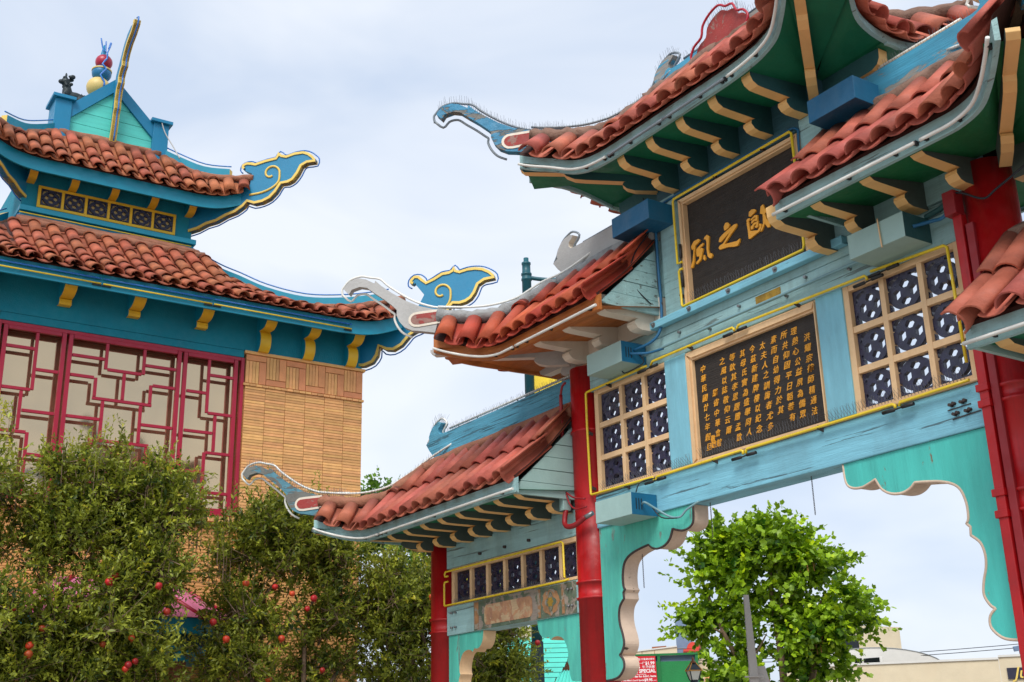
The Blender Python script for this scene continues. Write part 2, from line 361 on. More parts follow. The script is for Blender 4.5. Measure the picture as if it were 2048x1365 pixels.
# ---------------------------------------------------------------- tiled roofs
def tile_mesh(name, m, cover=True, r0=.098, r1=.083, t=.013, seg=8):
    mb = MB(); n = seg+1; vs = []
    for y, r in ((0, r0), (1, r1)):
        for rr in (r, r-t):
            for k in range(n):
                a = math.pi*k/seg
                if cover: vs.append((rr*math.cos(a), y, rr*math.sin(a)*.84))
                else: vs.append((rr*math.cos(a), y, .042-(r*.40-(r-rr)*.6)*math.sin(a)))
    fs = []
    for k in range(seg):
        fs += [(k, k+1, 2*n+k+1, 2*n+k), (n+k+1, n+k, 3*n+k, 3*n+k+1), (k+1, k, n+k, n+k+1), (2*n+k, 2*n+k+1, 3*n+k+1, 3*n+k)]
    fs += [(0, 2*n, 3*n, n), (seg, n+seg, 3*n+seg, 2*n+seg)]
    mb.add(vs, fs, 0, False)
    for i in range(len(mb.s)): mb.s[i] = (i % 4) in (0, 1) and i < 4*seg
    return mb.mesh(name, m)
TILE = {}
for m in ('terracotta', 'terracotta_new', 'terracotta_old'):
    TILE[m] = (tile_mesh('roof_tile', m, True), tile_mesh('pan_tile', m, False, .1, .1))
def refine(pairs, k=4):
    ch = [smooth_pts([p[j] for p in pairs], k) for j in range(3)]
    return list(zip(*ch))
def xfp(pairs, fn): return [tuple(Vector(fn(*q)) for q in p) for p in pairs]
def lump_tube(mb, pts, r, mi=0, n=7, amp=.22, flat=.75):
    b = len(mb.v); P = smooth_pts(pts, 4); mb.tube(P, [r]*len(P), n, mi)
    for i in range(b, len(mb.v)):
        c = P[min(len(P)-1, (i-b)//n)]; q = Vector(mb.v[i]); d = q-c; d.z *= flat
        mb.v[i] = tuple(c+d*(1+random.uniform(-amp, amp)))
def surf(E, T, v, sag):
    p = E.lerp(T, v); p.z -= sag*(T-E).length*math.sin(math.pi*v); return p
def lay_strip(part, pans, dmb, smb, fmb, pairs, cfg, tiles=True, soffit=True, fascia=True, start=.5, fskip=0):
    """pairs: (eave, top, wall) points along one slope"""
    sag = cfg.get('sag', .05); pr = refine([tuple(Vector(q) for q in p) for p in pairs]); n = len(pr)
    # deck, soffit, fascia
    vs = []; m = 7; fd = cfg.get('fascia', (.06, .12))[0]
    for E, T, W in pr:
        dh = V(T.x-E.x, T.y-E.y, 0).normalized(); vs.append(E+dh*(fd+.01)+V(0, 0, .010)); q0 = (cfg.get('fascia', (.06, .12))[0]+.02)/max(.2, (T-E).length)*1.3; vs += [surf(E, T, q0+(1-q0)*k/(m-2), sag)-V(0, 0, .004) for k in range(m-1)]
    dmb.add(vs, [(i*m+k, (i+1)*m+k, (i+1)*m+k+1, i*m+k+1) for i in range(n-1) for k in range(m-1)])
    fd, fh = cfg.get('fascia', (.06, .12))
    inn = []
    for E, T, W in pr:
        d = Vector((T.x-E.x, T.y-E.y, 0)); d.normalize(); inn.append(d)
    if soffit:
        vs = []
        for (E, T, W), d in zip(pr, inn): vs += [E+d*fd-V(0, 0, fh-.03), W]
        smb.add(vs, [(2*i, 2*i+1, 2*i+3, 2*i+2) for i in range(n-1)])
    if fascia:
        vs = []
        for (E, T, W), d in zip(pr, inn):
            a = E+d*fd; b = E+d*(fd+.035)
            vs += [a+V(0, 0, .012), a-V(0, 0, fh), b-V(0, 0, fh), b+V(0, 0, .03)]
        fs = [(4*i+k, 4*i+4+k, 4*i+4+(k+1) % 4, 4*i+(k+1) % 4) for i in range(n-1) for k in range(4)]+[(0, 1, 2, 3), (4*n-1, 4*n-2, 4*n-3, 4*n-4)]
        fmb.add(vs, fs)
    # tiles
    if not tiles: return
    L = [0]
    for i in range(1, n): L.append(L[-1]+(pr[i][0]-pr[i-1][0]).length*.62+(pr[i][1]-pr[i-1][1]).length*.38)
    def at(d):
        for i in range(1, n):
            if d <= L[i] or i == n-1:
                t = (d-L[i-1])/max(1e-6, L[i]-L[i-1]); return tuple(pr[i-1][j].lerp(pr[i][j], t) for j in range(2))
    sp = cfg['sp']; cnt = int(round((L[-1]-.02)/sp)); sp = L[-1]/cnt; cov, pan = TILE[cfg['mat']]
    def column(d, is_cover, roll=0, side_off=0):
        E, T = at(min(max(d, .001), L[-1]-.001)); E1, _ = at(max(0.001, d-.03)); E2, _ = at(min(L[-1]-.001, d+.03))
        sd = E2-E1; LL = (T-E).length; ex = cfg['expo']; cl = cfg.get('clear', .09) if LL > .6 else .05; rows = max(1, int(math.ceil((LL-cl-.04)/ex)))
        for j in range(rows):
            v0 = j*ex/LL; ln = min(ex*1.16, LL-j*ex-cl)
            if ln < .08: continue
            a = surf(E, T, v0, sag); b = surf(E, T, min(1.05, v0+ln/LL), sag)
            y = (b-a); ln = y.length; y.normalize(); x = sd-y*sd.dot(y); x.normalize(); z = x.cross(y)
            if z.z < 0: x = -x; z = -z
            jit = random.uniform(-1, 1)
            o = a+z*(.045 if is_cover else 0)+z*(.02 if j else .008)-y*(.03+.012*jit if j == 0 else 0)
            tilt = -.02/ln
            M3 = Matrix((x, y, z)).transposed(); M3 = M3 @ Matrix.Rotation(tilt, 3, 'X') @ Matrix.Rotation(jit*.022, 3, 'Z') @ Matrix.Rotation(random.uniform(-.03, .03)+roll, 3, 'Y')
            mt = M3.to_4x4(); mt.translation = o+x*side_off; mt = mt @ Matrix.Diagonal((cfg.get('w', 1), ln, cfg.get('w', 1), 1))
            if is_cover: inst('roof_tile', cov, mt, part)
            else:
                bi = len(pans.v); pans.v += [tuple(mt @ q.co) for q in pan.vertices]
                for f in pan.polygons: pans.f.append(tuple(bi+q for q in f.vertices)); pans.m.append(0); pans.s.append(f.use_smooth)
    if not cfg.get('verge'): column(.002, False)
    for k in range(cnt):
        column((k+start)*sp, True); 
        if (k+start+.5)*sp < L[-1]: column((k+start+.5)*sp, False)
    if cfg.get('verge'): column(.001, True, cfg['verge']*1.15, 0)
def finish_roof(part, pans, dmb, smb, fmb, cfg):
    if pans.v: tag(pans.build('pan_tiles', cfg['mat'], part, fix=False), kind='stuff')
    dmb.build('roof_deck', 'deck', part, fix=False)
    if smb.v: smb.build('soffit', cfg['soffit'], part, fix=False)
    if fmb.v: fmb.build('fascia', cfg['fmat'], part)
def bracket(part, name, pos, out, side, z0, mats, sc=1., w=.1, prof=None):
    """scrolled eave bracket: pos = wall point, out = unit vector outwards, side = unit vector along wall"""
    prof = prof or [(0, 0), (.17, -.005), (.22, .008), (.255, .045), (.25, .075), (.215, .098), (.20, .10), (.5, .10), (.57, .103), (.625, .13), (.65, .175), (.655, .26), (0, .30)]
    pos = Vector(pos); out = Vector(out); side = Vector(side)
    mb = MB().prism([(a*sc, b*sc) for a, b in prof], lambda u, v, q: tuple(pos+out*u+V(0, 0, z0-pos.z+v)+side*q), -w/2, w/2, 1, 0)
    return mb.build(name, mats, part, bevel=.004)
def neon(parent, pts, m='neon_white', r=.011, sm=3, closed=False, clips=True):
    r *= 1.25 if m in ('neon_white', 'neon_grey', 'neon_blue') else 1
    P = smooth_pts(pts, sm, closed) if sm > 1 else [Vector(p) for p in pts]
    o = MB().tube(P, r, 8, 0, closed).build('neon_tube', m, parent, fix=False); return o
def spikes(parent, pts, up=(0, 0, 1), ln=.1, step=.028):
    P = smooth_pts(pts, 6); mb = MB(); up = Vector(up); acc = 0
    for a, b in zip(P, P[1:]):
        d = b-a; l = d.length
        if l < 1e-6: continue
        side = d.normalized().cross(up); acc += l
        while acc > step:
            acc -= step; p = b-d.normalized()*acc
            for s in (-.38, .38):
                q = p+(up+side*(s+random.uniform(-.12, .12))+d.normalized()*random.uniform(-.15, .15)).normalized()*ln*random.uniform(.85, 1.1)
                mb.tube([p, q], [.0019, .0012], 3, 0, False, False)
    return tag(mb.build('bird_spikes', 'spike_wire', parent, fix=False), kind='stuff')

XC = -6.92
gate = thing('ornamental_gate', 'tall painted wooden gate with red columns, black inscribed plaques and tiled tiers of roof', 'gate', (XC, .1, 0))
idm = lambda x, y, z: (x, y, z)
mxm = lambda x, y, z: (2*XC-x, y, z)
mxw = lambda x, y, z: (2*XC-x+.12, y, z-.05)
mxr = lambda x, y, z: (2*XC-x+.09, y, z)
def diagm(x0, y0=.1): return lambda x, y, z: (x0+(y-y0), y0+(x-x0), z)
bk = lambda x, y, z: (x, .2-y, z)
def comp(*f):
    def g(x, y, z):
        for h in f: x, y, z = h(x, y, z)
        return (x, y, z)
    return g
WING = [((-9.40, -.80, 4.06), (-9.40, .06, 4.88), (-9.40, 0, 4.02)), ((-10.6, -.80, 4.06), (-10.6, .06, 4.88), (-10.6, 0, 4.02)),
        ((-11.9, -.80, 4.06), (-11.95, .06, 4.88), (-11.9, 0, 4.02)), ((-12.15, -.80, 4.06), (-12.3, -.04, 4.82), (-12.15, 0, 4.02)),
        ((-12.30, -.80, 4.06), (-12.48, -.22, 4.65), (-12.25, 0, 4.02)), ((-12.46, -.81, 4.06), (-12.66, -.40, 4.51), (-12.28, 0, 4.02)),
        ((-12.64, -.86, 4.08), (-12.84, -.58, 4.455), (-12.3, -.02, 4.02)), ((-12.8, -.98, 4.12), (-13.0, -.74, 4.45), (-12.3, -.02, 4.02)),
        ((-12.95, -1.12, 4.18), (-13.16, -.90, 4.47), (-12.3, -.02, 4.02)), ((-13.04, -1.21, 4.23), (-13.27, -1.01, 4.49), (-12.3, -.02, 4.02))]
def shift(P, dx, dz, xin, hip=0):
    out = []
    for i, p in enumerate(P):
        q = [Vector(a)+V(dx, 0, dz) for a in p]
        if i >= 4: q[1].z += hip
        if i < 2:
            for a in q: a.x = xin if i == 0 else xin-.6
        out.append(tuple(q))
    return out
MID = [(a, b, Vector(c)+V(0, 0, .07)) for a, b, c in shift(WING, 2.86, 1.405, -7.98, .07)]
TOP = [((XC, -.80, 6.83), (XC, .06, 7.70), (XC, 0, 6.77)), ((-7.3, -.80, 6.83), (-7.3, .06, 7.70), (-7.3, 0, 6.77)), ((-7.6, -.80, 6.83), (-7.68, .06, 7.70), (-7.6, 0, 6.77)),
       ((-7.76, -.80, 6.835), (-7.93, .02, 7.65), (-7.8, 0, 6.77)), ((-7.92, -.80, 6.85), (-8.08, -.13, 7.51), (-7.9, 0, 6.77)), ((-8.08, -.80, 6.88), (-8.22, -.27, 7.41), (-7.92, 0, 6.77)),
       ((-8.25, -.83, 6.93), (-8.38, -.43, 7.36), (-7.93, 0, 6.77)), ((-8.42, -.93, 7.0), (-8.54, -.59, 7.355), (-7.93, 0, 6.77)), ((-8.57, -1.05, 7.05), (-8.7, -.75, 7.375), (-7.93, 0, 6.77)), ((-8.66, -1.13, 7.09), (-8.8, -.85, 7.40), (-7.93, 0, 6.77))]
TAIL = [(1.33, 7.471), (1.524, 7.531), (1.674, 7.609), (1.81, 7.703), (1.916, 7.786), (1.984, 7.853), (1.992, 7.822), (2.085, 7.877), (2.162, 7.897), (2.256, 7.876), (2.31, 7.815), (2.321, 7.791), (2.264, 7.729), (2.233, 7.779), (2.147, 7.801), (2.07, 7.782), (1.994, 7.72), (1.887, 7.638), (1.797, 7.559), (1.752, 7.511), (1.753, 7.453), (1.724, 7.383), (1.672, 7.319), (1.59, 7.275), (1.51, 7.262), (1.2, 7.20), (1.1, 7.4)]
def off2(P, d):
    out = []
    for i in range(len(P)):
        a = P[max(0, i-1)]; b = P[min(len(P)-1, i+1)]; t = (b[0]-a[0], b[1]-a[1]); l = math.hypot(*t) or 1
        out.append((P[i][0]-t[1]/l*d, P[i][1]+t[0]/l*d))
    return out
def gate_tail(part, x0, ds, dz, fn, m, tube='neon_white', sp=True, scale=1.):
    pl = [(1.33+ds+(s-1.33)*scale, z+dz+(z-7.47)*(scale-1)) for s, z in TAIL]
    def pos(s, z, w): return fn(x0-s*.70711+w*.70711, .1-s*.70711-w*.70711, z)
    mb = MB().prism(pl, pos, -.04, .04, 0, 0); b = mb.build('tail_board', m, part, bevel=.006)
    for w in (.0445, -.0445):
        for inset, mm, dd in ((0, 'primer_white', .004), (.03, 'inset_red', .007)):
            c = (1.55+ds, 7.38+dz); hh = .085-inset*.9
            pp = [(1.30+ds, c[1]-hh+.02), (c[0]-.02, c[1]-hh)]+[(c[0]+math.cos(a)*(hh+.01), c[1]+math.sin(a)*hh) for a in [-1.2+.4*k for k in range(7)]]+[(c[0]-.02, c[1]+hh), (1.30+ds, c[1]+hh+.01)]
            MB().prism(pp, pos, w-dd if w < 0 else w-.006, w+.006 if w < 0 else w+dd, 0, 0).build('painted_inset', mm, b)
    up = off2(pl[0:6]+pl[7:12], .055); lo = off2(pl[11:24], .05)
    P = [pos(s, z, -.05) for s, z in [(.98+ds, 7.45+dz+.05)]+up+[(2.36+ds+(scale-1)*1, 7.75+dz+(scale-1)*.3)]+lo]
    neon(part, P, tube, .010, 3)
    if sp: spikes(part, [pos(s, z+.004, 0) for s, z in [(1.0+ds, 7.46+dz)]+pl[0:6]+pl[7:11]])
    return b
HORN = [(-9.514, 6.327), (-9.587, 6.406), (-9.677, 6.487), (-9.759, 6.581), (-9.677, 6.607), (-9.69, 6.661), (-9.66, 6.71), (-9.60, 6.765), (-9.531, 6.792), (-9.45, 6.80), (-9.38, 6.775), (-9.41, 6.745), (-9.46, 6.72), (-9.468, 6.68), (-9.435, 6.645), (-9.386, 6.635)]
def ridge_board(part, x_in, dx, dz, fn, m, zt, zb, y=.1, t=.05, edge=None):
    hp = [(a+dx, b+dz) for a, b in HORN]
    pl = [(x_in, zb)]+hp+[(x_in, zt)]
    o = MB().prism(pl, lambda u, v, w: fn(u, y+w, v), -t, t, 0, 1).build('ridge_board', [m, edge or m], part, bevel=.006)
    tp = [(a, b) for a, b in off2(hp[1:], .05)]
    return o, hp
def tiled_roof(name, P, x0, cfg, fns, fasc='blue_pale', tiles_end=True, both_ends=False):
    part = bpy.data.objects.new(name, None); put(part, gate); LOC.pop(part.name, None)
    pans, d, s, f = MB(), MB(), MB(), MB()
    return part, pans, d, s, f
def roof_part(name, parent):
    me = bpy.data.meshes.new(name); o = bpy.data.objects.new(name, me); put(o, parent); return o

def gate_roof(kind, side, P, x0, cfg, tail, tailmat, ridge, tube='neon_white', spk=True, hipm=None):
    """one hipped half roof (wing / middle tier) or the whole top roof"""
    mort = MB()
    S = {'L': [idm], 'R': [mxr], 'W': [mxw], 'T': [idm, mxm]}[side]
    k0 = 3
    mb_main = mort
    # the mortar ridge is the roof's own mesh; everything else hangs from it
    for F in S:
        for q in (F, comp(bk, F)):
            hp = [Vector(q(*p[1])) for p in P[k0-1:]]
            lump_tube(mort, [a+V(0, 0, .02) for a in hp], .105, 0)
        lump_tube(mort, [Vector(F(*p[1]))+V(0, -.03, -.015) for p in P[:k0+1]], .125, 0, amp=.14)
    part = mort.build(kind, hipm or 'mortar', gate, fix=False)
    pans, d, s, f = MB(), MB(), MB(), MB()
    for F in S:
        c = dict(cfg)
        if side != 'T': c['verge'] = -1 if side == 'L' else 1
        if side == 'T': c['verge'] = 0
        lay_strip(part, pans, d, s, f, xfp(P, F), c, True)
        D = diagm(x0); Q = P[k0:]
        ce = dict(cfg); ce['verge'] = 0
        vis = F is not idm; ce['fascia'] = (.055, .05)
        lay_strip(part, pans, d, s, f, xfp(xfp(Q, D), F), ce, True)
        lay_strip(part, pans, d, s, f, xfp(xfp(xfp(Q, D), bk), F), ce, vis)
        lay_strip(part, pans, d, s, f, xfp(xfp(P, bk), F), ce, False)
        Ec, Wc = Vector(P[-1][0]), Vector(P[-1][2]); Ed = Vector(D(*Ec))
        for G in (F, comp(bk, F)): s.add([G(*Wc), G(*(Ec+V(.04, .04, -.10))), G(*(Ed+V(.04, .04, -.10)))], [(0, 1, 2)])
        gate_tail(part, x0, tail[0], tail[1], F, tailmat, tube, spk, tail[2] if len(tail) > 2 else 1)
        # hip rafter under the corner
        E = Vector(P[-1][0]); T = Vector(P[-1][1]); W = Vector(P[-1][2]); tip = V((E.x+T.x)/2-.03, (E.y+T.y)/2-.03, E.z-.09); dirv = V(-1, -1, 0).normalized()
        tip.z = E.z-.11; LW = (tip-W).length
        prof = [(0, -.17), (.16, -.175), (.22, -.155), (.25, -.12), (.24, -.09), (.22, -.085), (.52, -.085), (.60, -.08), (.66, -.05), (.68, -.02), (.97, -.03), (1, 0), (1, .03), (0, .03)]
        def pf(u, v, w):
            base = W.lerp(tip, u); return F(base.x+w*.7071, base.y-w*.7071, base.z+v)
        MB().prism(prof, pf, -.042, .042, 1, 0).build('hip_rafter', [cfg['btrim'], cfg['bside']], part, bevel=.004)
        # eave neon, broken into two lengths
        pr = refine([tuple(Vector(q) for q in p) for p in P]); pts = []
        for E, T, W in pr:
            dd = V(T.x-E.x, T.y-E.y, 0).normalized(); pts.append(Vector(F(*(E+dd*.02-V(0, 0, .095)))))
        n = len(pts); cut = 13
        if side == 'T': cut = 11
        neon(part, [pts[0]+(V(.0, 0, 0))]+pts[1:cut], 'neon_white' if tube != 'neon_grey' else tube, .011, 1)
        neon(part, pts[cut:], 'neon_white', .011, 1)
        mbk = MB()
        for i in (1, 5, 9, cut-1, cut+1, cut+8, n-3): mbk.bar(pts[min(i, n-1)]+V(0, .05, 0), pts[min(i, n-1)], .02, .03)
        tag(mbk.build('tube_clips', 'black_rubber', part), kind='stuff')
        hp = [Vector(F(*p[1])) for p in P[k0-1:]]
        up = [a+V(0, 0, .135) for a in hp]; up[0] += V(0, 0, .05)
        neon(part, up, tube, .010, 4)
        if spk: spikes(part, [a+V(0, 0, .07) for a in hp])
        # side eave neon under the end slope
    finish_roof(part, pans, d, s, f, cfg)
    return part
base = dict(sp=.262, expo=.60, fascia=(.055, .125))
cw = dict(base, mat='terracotta', soffit='soffit_green', fmat='blue_pale', btrim='cream_trim', bside='dark_grey_teal')
cnew = dict(base, mat='terracotta_new', soffit='raw_wood', fmat='raw_wood', btrim='primer_white', bside='primer_grey')
cmr = dict(base, mat='terracotta', soffit='soffit_green2', fmat='blue_pale', btrim='cream_trim', bside='dark_grey_teal')
ctp = dict(base, mat='terracotta', soffit='soffit_green', fmat='blue_pale', btrim='cream_trim', bside='dark_teal')
rWL = gate_roof('wing_roof', 'L', WING, -12.16, cw, (.24, -2.895, 1.02), 'tail_bare', None, hipm='mortar_red')
rWR = gate_roof('wing_roof', 'W', WING, -12.16, cw, (.24, -2.895, 1.02), 'tail_blue', None)
rML = gate_roof('middle_roof', 'L', MID, -9.30, cnew, (.24, -1.42, 1.06), 'primer_grey', None, hipm='mortar_grey', spk=False)
rMR = gate_roof('middle_roof', 'R', MID, -9.30, cmr, (.24, -1.42, 1.06), 'tail_blue', None)
TOP = [(a, b, Vector(c)+V(0, 0, .05)) for a, b, c in TOP]
rT = gate_roof('top_roof', 'T', TOP, -7.85, ctp, (0, 0), 'tail_blue', None, tube='neon_grey')
rWL['label'] = 'faded wing roof with bare grey tail board and brown mortar'; rML['label'] = 'half repaired roof with raw orange wood and white primed brackets'
# ridge boards
def ridges():
    for part, F, dx, dz, m, xin, zt, zb, edge in ((rWL, idm, -2.80, -1.40, 'ridge_grain', -9.48, 5.225, 4.86, None), (rWR, mxw, -2.80, -1.40, 'ridge_grain', -9.48, 5.225, 4.86, None),
                                      (rML, idm, 0, 0, 'primer_grey', -7.93, 6.60, 6.28, 'primer_white'), (rMR, mxr, .05, 0, 'peel_blue', -7.93, 6.62, 6.28, 'cream')):
        o, hp = ridge_board(part, xin, dx, dz, F, m, zt, zb, edge=edge)
        pts = [Vector(F(a, .1, b)) for a, b in off2([hp[i] for i in (3, 5, 6, 7, 8, 9, 10, 12, 13)], .05)]
        neon(part, pts, 'neon_grey' if part is rML else 'neon_white', .010, 3)
        l = [Vector(F(hp[-1][0]+.12, .1, zt+.06)), Vector(F(xin-.05, .1, zt+.05))]; neon(part, l, 'neon_grey' if part is rML else 'neon_white', .010, 1)
        mb = MB()
        for k in range(6):
            p = l[0].lerp(l[1], (k+.5)/6); mb.bar(p, p-V(0, 0, .06), .008, .008)
        tag(mb.build('tube_clips', 'steel', part), kind='stuff')
        if part is not rML: spikes(part, [Vector(F(a, .1, b)) for a, b in ((hp[-1][0], zt), (xin-.05, zt))]); spikes(part, [Vector(F(a, .1, b)) for a, b in hp[4:11]], ln=.12)
    # top: one board with a horn at both ends and a red cloud in the middle
    hp = [(a+1.76, b+1.255) for a, b in HORN[:]]
    pl = hp+[(2*XC-a, b) for a, b in hp[::-1]]
    MB().prism(pl, XZ(.1), -.05, .05).build('ridge_board', 'peel_blue', rT, bevel=.006)
    for F in (idm, mxm):
        neon(rT, [Vector(F(a, .1, b)) for a, b in off2([hp[i] for i in (3, 5, 6, 7, 8, 9, 10, 12, 13)], .045)], 'neon_grey', .010, 3)
        spikes(rT, [Vector(F(a, .1, b)) for a, b in hp[4:11]], ln=.12)
        spikes(rT, [Vector(F(a, .1, b)) for a, b in ((hp[-1][0], hp[-1][1]), (-7.2, 7.89))]); neon(rT, [Vector(F(a, .1, b)) for a, b in ((hp[-1][0]+.1, 7.95), (-7.2, 7.94))], 'neon_grey', .010, 1)
    cl = [(-7.19, 7.80), (-7.15, 7.89), (-7.05, 7.93), (-7.02, 8.02), (-6.93, 8.08), (-6.82, 8.10), (-6.74, 8.05), (-6.66, 8.03), (-6.62, 7.95), (-6.55, 7.92), (-6.50, 7.85), (-6.54, 7.79), (-6.7, 7.775), (-6.9, 7.78), (-7.07, 7.785)]
    cl = [(p.x, p.y) for p in smooth_pts([(a-.07, b, 0) for a, b in cl], 3, True)]
    MB().prism(cl, XZ(0), .015, .045).build('cloud_ornament', 'inset_red', rT)
    neon(rT, [(XC+(a-XC)*1.12, -.02, 7.92+(b-7.92)*1.22) for a, b in cl], 'neon_red', .012, 1, True)
    spikes(rT, [(XC+(a-XC)*1.0, .05, b) for a, b in cl[6:30]], ln=.12)
ridges()
def eave_brackets():
    O = (0, -1, 0); SX = (1, 0, 0)
    for x in (-9.56, -9.93, -10.30, -10.68, -11.05, -11.43, -11.82, -12.2):
        bracket(rWL, 'bracket', (x, 0, 3.815), O, SX, 3.815, ['cream_trim', 'dark_grey_teal'])
        bracket(rWR, 'bracket', (2*XC-x+.12, 0, 3.79), O, SX, 3.79, ['cream_trim', 'dark_grey_teal'])
    for x in (-8.14, -8.69, -9.18): bracket(rML, 'bracket', (x, 0, 5.275), O, SX, 5.275, ['primer_white', 'primer_white'], 1., w=.12)
    for x in (-5.90, -5.50, -5.03, -4.58): bracket(rMR, 'bracket', (x, 0, 5.27), O, SX, 5.27, ['cream_trim', 'dark_grey_teal'])
    for x in (-7.67, -7.26, -6.85, -6.44, -6.03): bracket(rT, 'bracket', (x, 0, 6.55), O, SX, 6.55, ['cream_trim', 'dark_teal'])
    # brackets on the end sides of the hipped corners
    for part, x0, z0, F, m in ((rWL, -12.3, 3.815, idm, ['cream_trim', 'dark_grey_teal']), (rML, -9.44, 5.28, idm, ['primer_white', 'primer_grey']), (rMR, -9.44, 5.25, mxr, ['cream_trim', 'dark_grey_teal']), (rT, -7.93, 6.55, idm, ['cream_trim', 'dark_teal']), (rT, -7.93, 6.55, mxm, ['cream_trim', 'dark_teal'])):
        for y in (.1,):
            p = F(x0, y, z0); o = F(x0-1, y, z0); bracket(part, 'bracket', p, (o[0]-p[0], 0, 0), (0, 1, 0), z0, m)
eave_brackets()
def gables():
    for part, P, gx, F, m, zb in ((rWL, WING, -9.44, idm, 'box_pale', 3.93), (rML, MID, -8.02, idm, 'blue_pale', 5.42), (rWR, WING, -9.44, mxw, 'box_pale', 3.93), (rMR, MID, -8.02, mxr, 'blue_pale', 5.42)):
        E, T = Vector(P[0][0]), Vector(P[0][1]); L = T-E
        z = zb; k = 0
        while z < T.z-.04:
            z1 = min(z+.135, T.z-.02)
            def yr(zz): return max(-.72, E.y+L.y*min(1, max(0, (zz-E.z+.09)/L.z))+.04)
            y0, y1 = yr(z), yr(z1)
            pl = [(y0, z), (.1, z), (.1, z1-.006), (min(y1, .05), z1-.006)]
            MB().prism(pl, lambda u, v, w: F(gx+w, u, v), -.02, .012-.004*(k % 2)).build('siding_board', m, part, bevel=.003)
            z = z1; k += 1
gables()

# ---------------------------------------------------------------- gate body
def B(name, x0, x1, y0, y1, z0, z1, m, bevel=.008): return MB().box(x0, x1, y0, y1, z0, z1).build(name, m, gate, bevel)
def columns():
    for x, rings, top in ((-12.16, (2.89, 3.03), 4.0), (-9.30, (2.96, 3.11, 4.59), 5.25), (-4.54, (2.99, 3.12, 3.72, 3.82), 5.45), (-1.68, (2.89, 3.03), 4.0)):
        prof = [(.20, 0), (.195, .1)]; r = .183
        for z in rings: prof += [(r, z-.012), (r+.016, z-.009), (r+.016, z+.009), (r, z+.012)]
        prof += [(r-.002, top)]; MB().lathe(prof, (x, .1, 0), 32).build('column', 'column_red', gate)
        MB().lathe([(.26, 0), (.26, .12), (.22, .2), (.205, .26)], (x, .1, 0), 28).build('column_base', 'pole_grey', gate)
columns()
def beams():
    B('main_beam', -9.13, -4.70, 0, .24, 3.60, 3.915, 'blue_beam'); B('sill', -9.12, -4.72, -.02, .2, 3.917, 3.94, 'cream')
    B('upper_beam', -9.14, -4.70, .01, .22, 5.212, 5.30, 'blue_pale'); B('upper_beam', -9.14, -4.70, 0, .22, 4.962, 5.205, 'blue_pale')
    B('bolted_strip', -8.10, -5.74, -.075, .0, 5.281, 5.352, 'blue_beam', .006)
    mb = MB()
    for x in (-8.03, -7.53, -7.02, -6.46, -5.95): MB().tube([(x, -.10, 5.316), (x, -.07, 5.316)], .012, 8).tube([(x, -.0795, 5.316), (x, -.0755, 5.316)], .026, 12).build('bolt', 'steel', gate)
    for i, x in enumerate((-8.3, -7.75, -7.35, -6.97, -6.42, -6.2, -5.75)): MB().tube([(x, -.03, 5.08+.09*(i % 2)), (x, .005, 5.08+.09*(i % 2))], .013, 8).build('bolt', 'steel', gate)
    B('roof_plate', -9.20, -7.99, -.012, .2, 5.302, 5.60, 'primer_white'); B('roof_plate', -5.86, -4.6, -.012, .2, 5.302, 5.60, 'blue_pale')
    B('filler_board', -9.2, -7.93, .04, .16, 5.602, 6.28, 'blue_pale'); B('filler_board', -5.86, -4.6, .04, .16, 5.602, 6.28, 'blue_pale')
    B('top_beam', -7.95, -5.85, 0, .22, 6.47, 6.92, 'dark_blue'); B('ridge_core', -7.7, -6.1, .06, .14, 6.921, 7.7, 'deck')
    for x0, x1 in ((-7.925, -7.70), (-6.104, -5.871)): B('upper_post', x0, x1, -.005, .22, 5.302, 6.55, 'blue_pale')
    for x0, x1 in ((-7.99, -7.705), (-6.13, -5.855)): B('lower_post', x0, x1, -.014, .2, 3.941, 4.960, 'blue_post')
    for F, m2 in ((idm, 1), (mxm, 1)):
        a = F(-11.99, 0, 0)[0]; b = F(-9.47, 0, 0)[0]; x0, x1 = min(a, b), max(a, b)
        B('wing_beam', x0, x1, 0, .22, 2.84, 3.160, 'blue_pale'); B('wing_beam', x0, x1, 0, .22, 3.585, 3.845, 'blue_pale'); B('roof_plate', x0, x1, .012, .2, 3.848, 4.03, 'blue_pale')
        B('filler_board', x0, x1, .05, .15, 4.032, 4.86, 'blue_pale')
    mb = MB()
    for x in (-11.24, -10.74, -10.28): MB().tube([(x, -.03, 3.66), (x, .005, 3.66)], .016, 8).build('bolt', 'rust_iron', gate)
    for x in (-11.86, -11.78, -9.62, -9.56):
        for z in (2.92, 3.08): MB().tube([(x, -.03, z), (x, .005, z)], .012, 8).build('bolt', 'steel', gate)
    mb = MB()
    for x, z in ((-5.02, 3.80), (-4.93, 3.80), (-5.0, 3.73), (-4.90, 3.73)): MB().tube([(x, -.04, z), (x, .005, z)], .012, 8).build('bolt', 'rust_iron', gate); MB().tube([(x+.022, -.03, z+.008), (x+.022, .005, z+.008)], .012, 8).build('bolt', 'rust_iron', gate)
    for a, b in (((-5.06, -.004, 3.772), (-4.87, -.004, 3.778)), ((-5.03, -.004, 3.70), (-4.8, -.004, 3.712))): MB().bar(a, b, .006, .006).build('bolt_plate_edge', 'rust_iron', gate)
mat('dark_blue', (52, 92, 104), .6, .14, grime=.4, gcol=(40, 60, 66), **GRX)
beams()
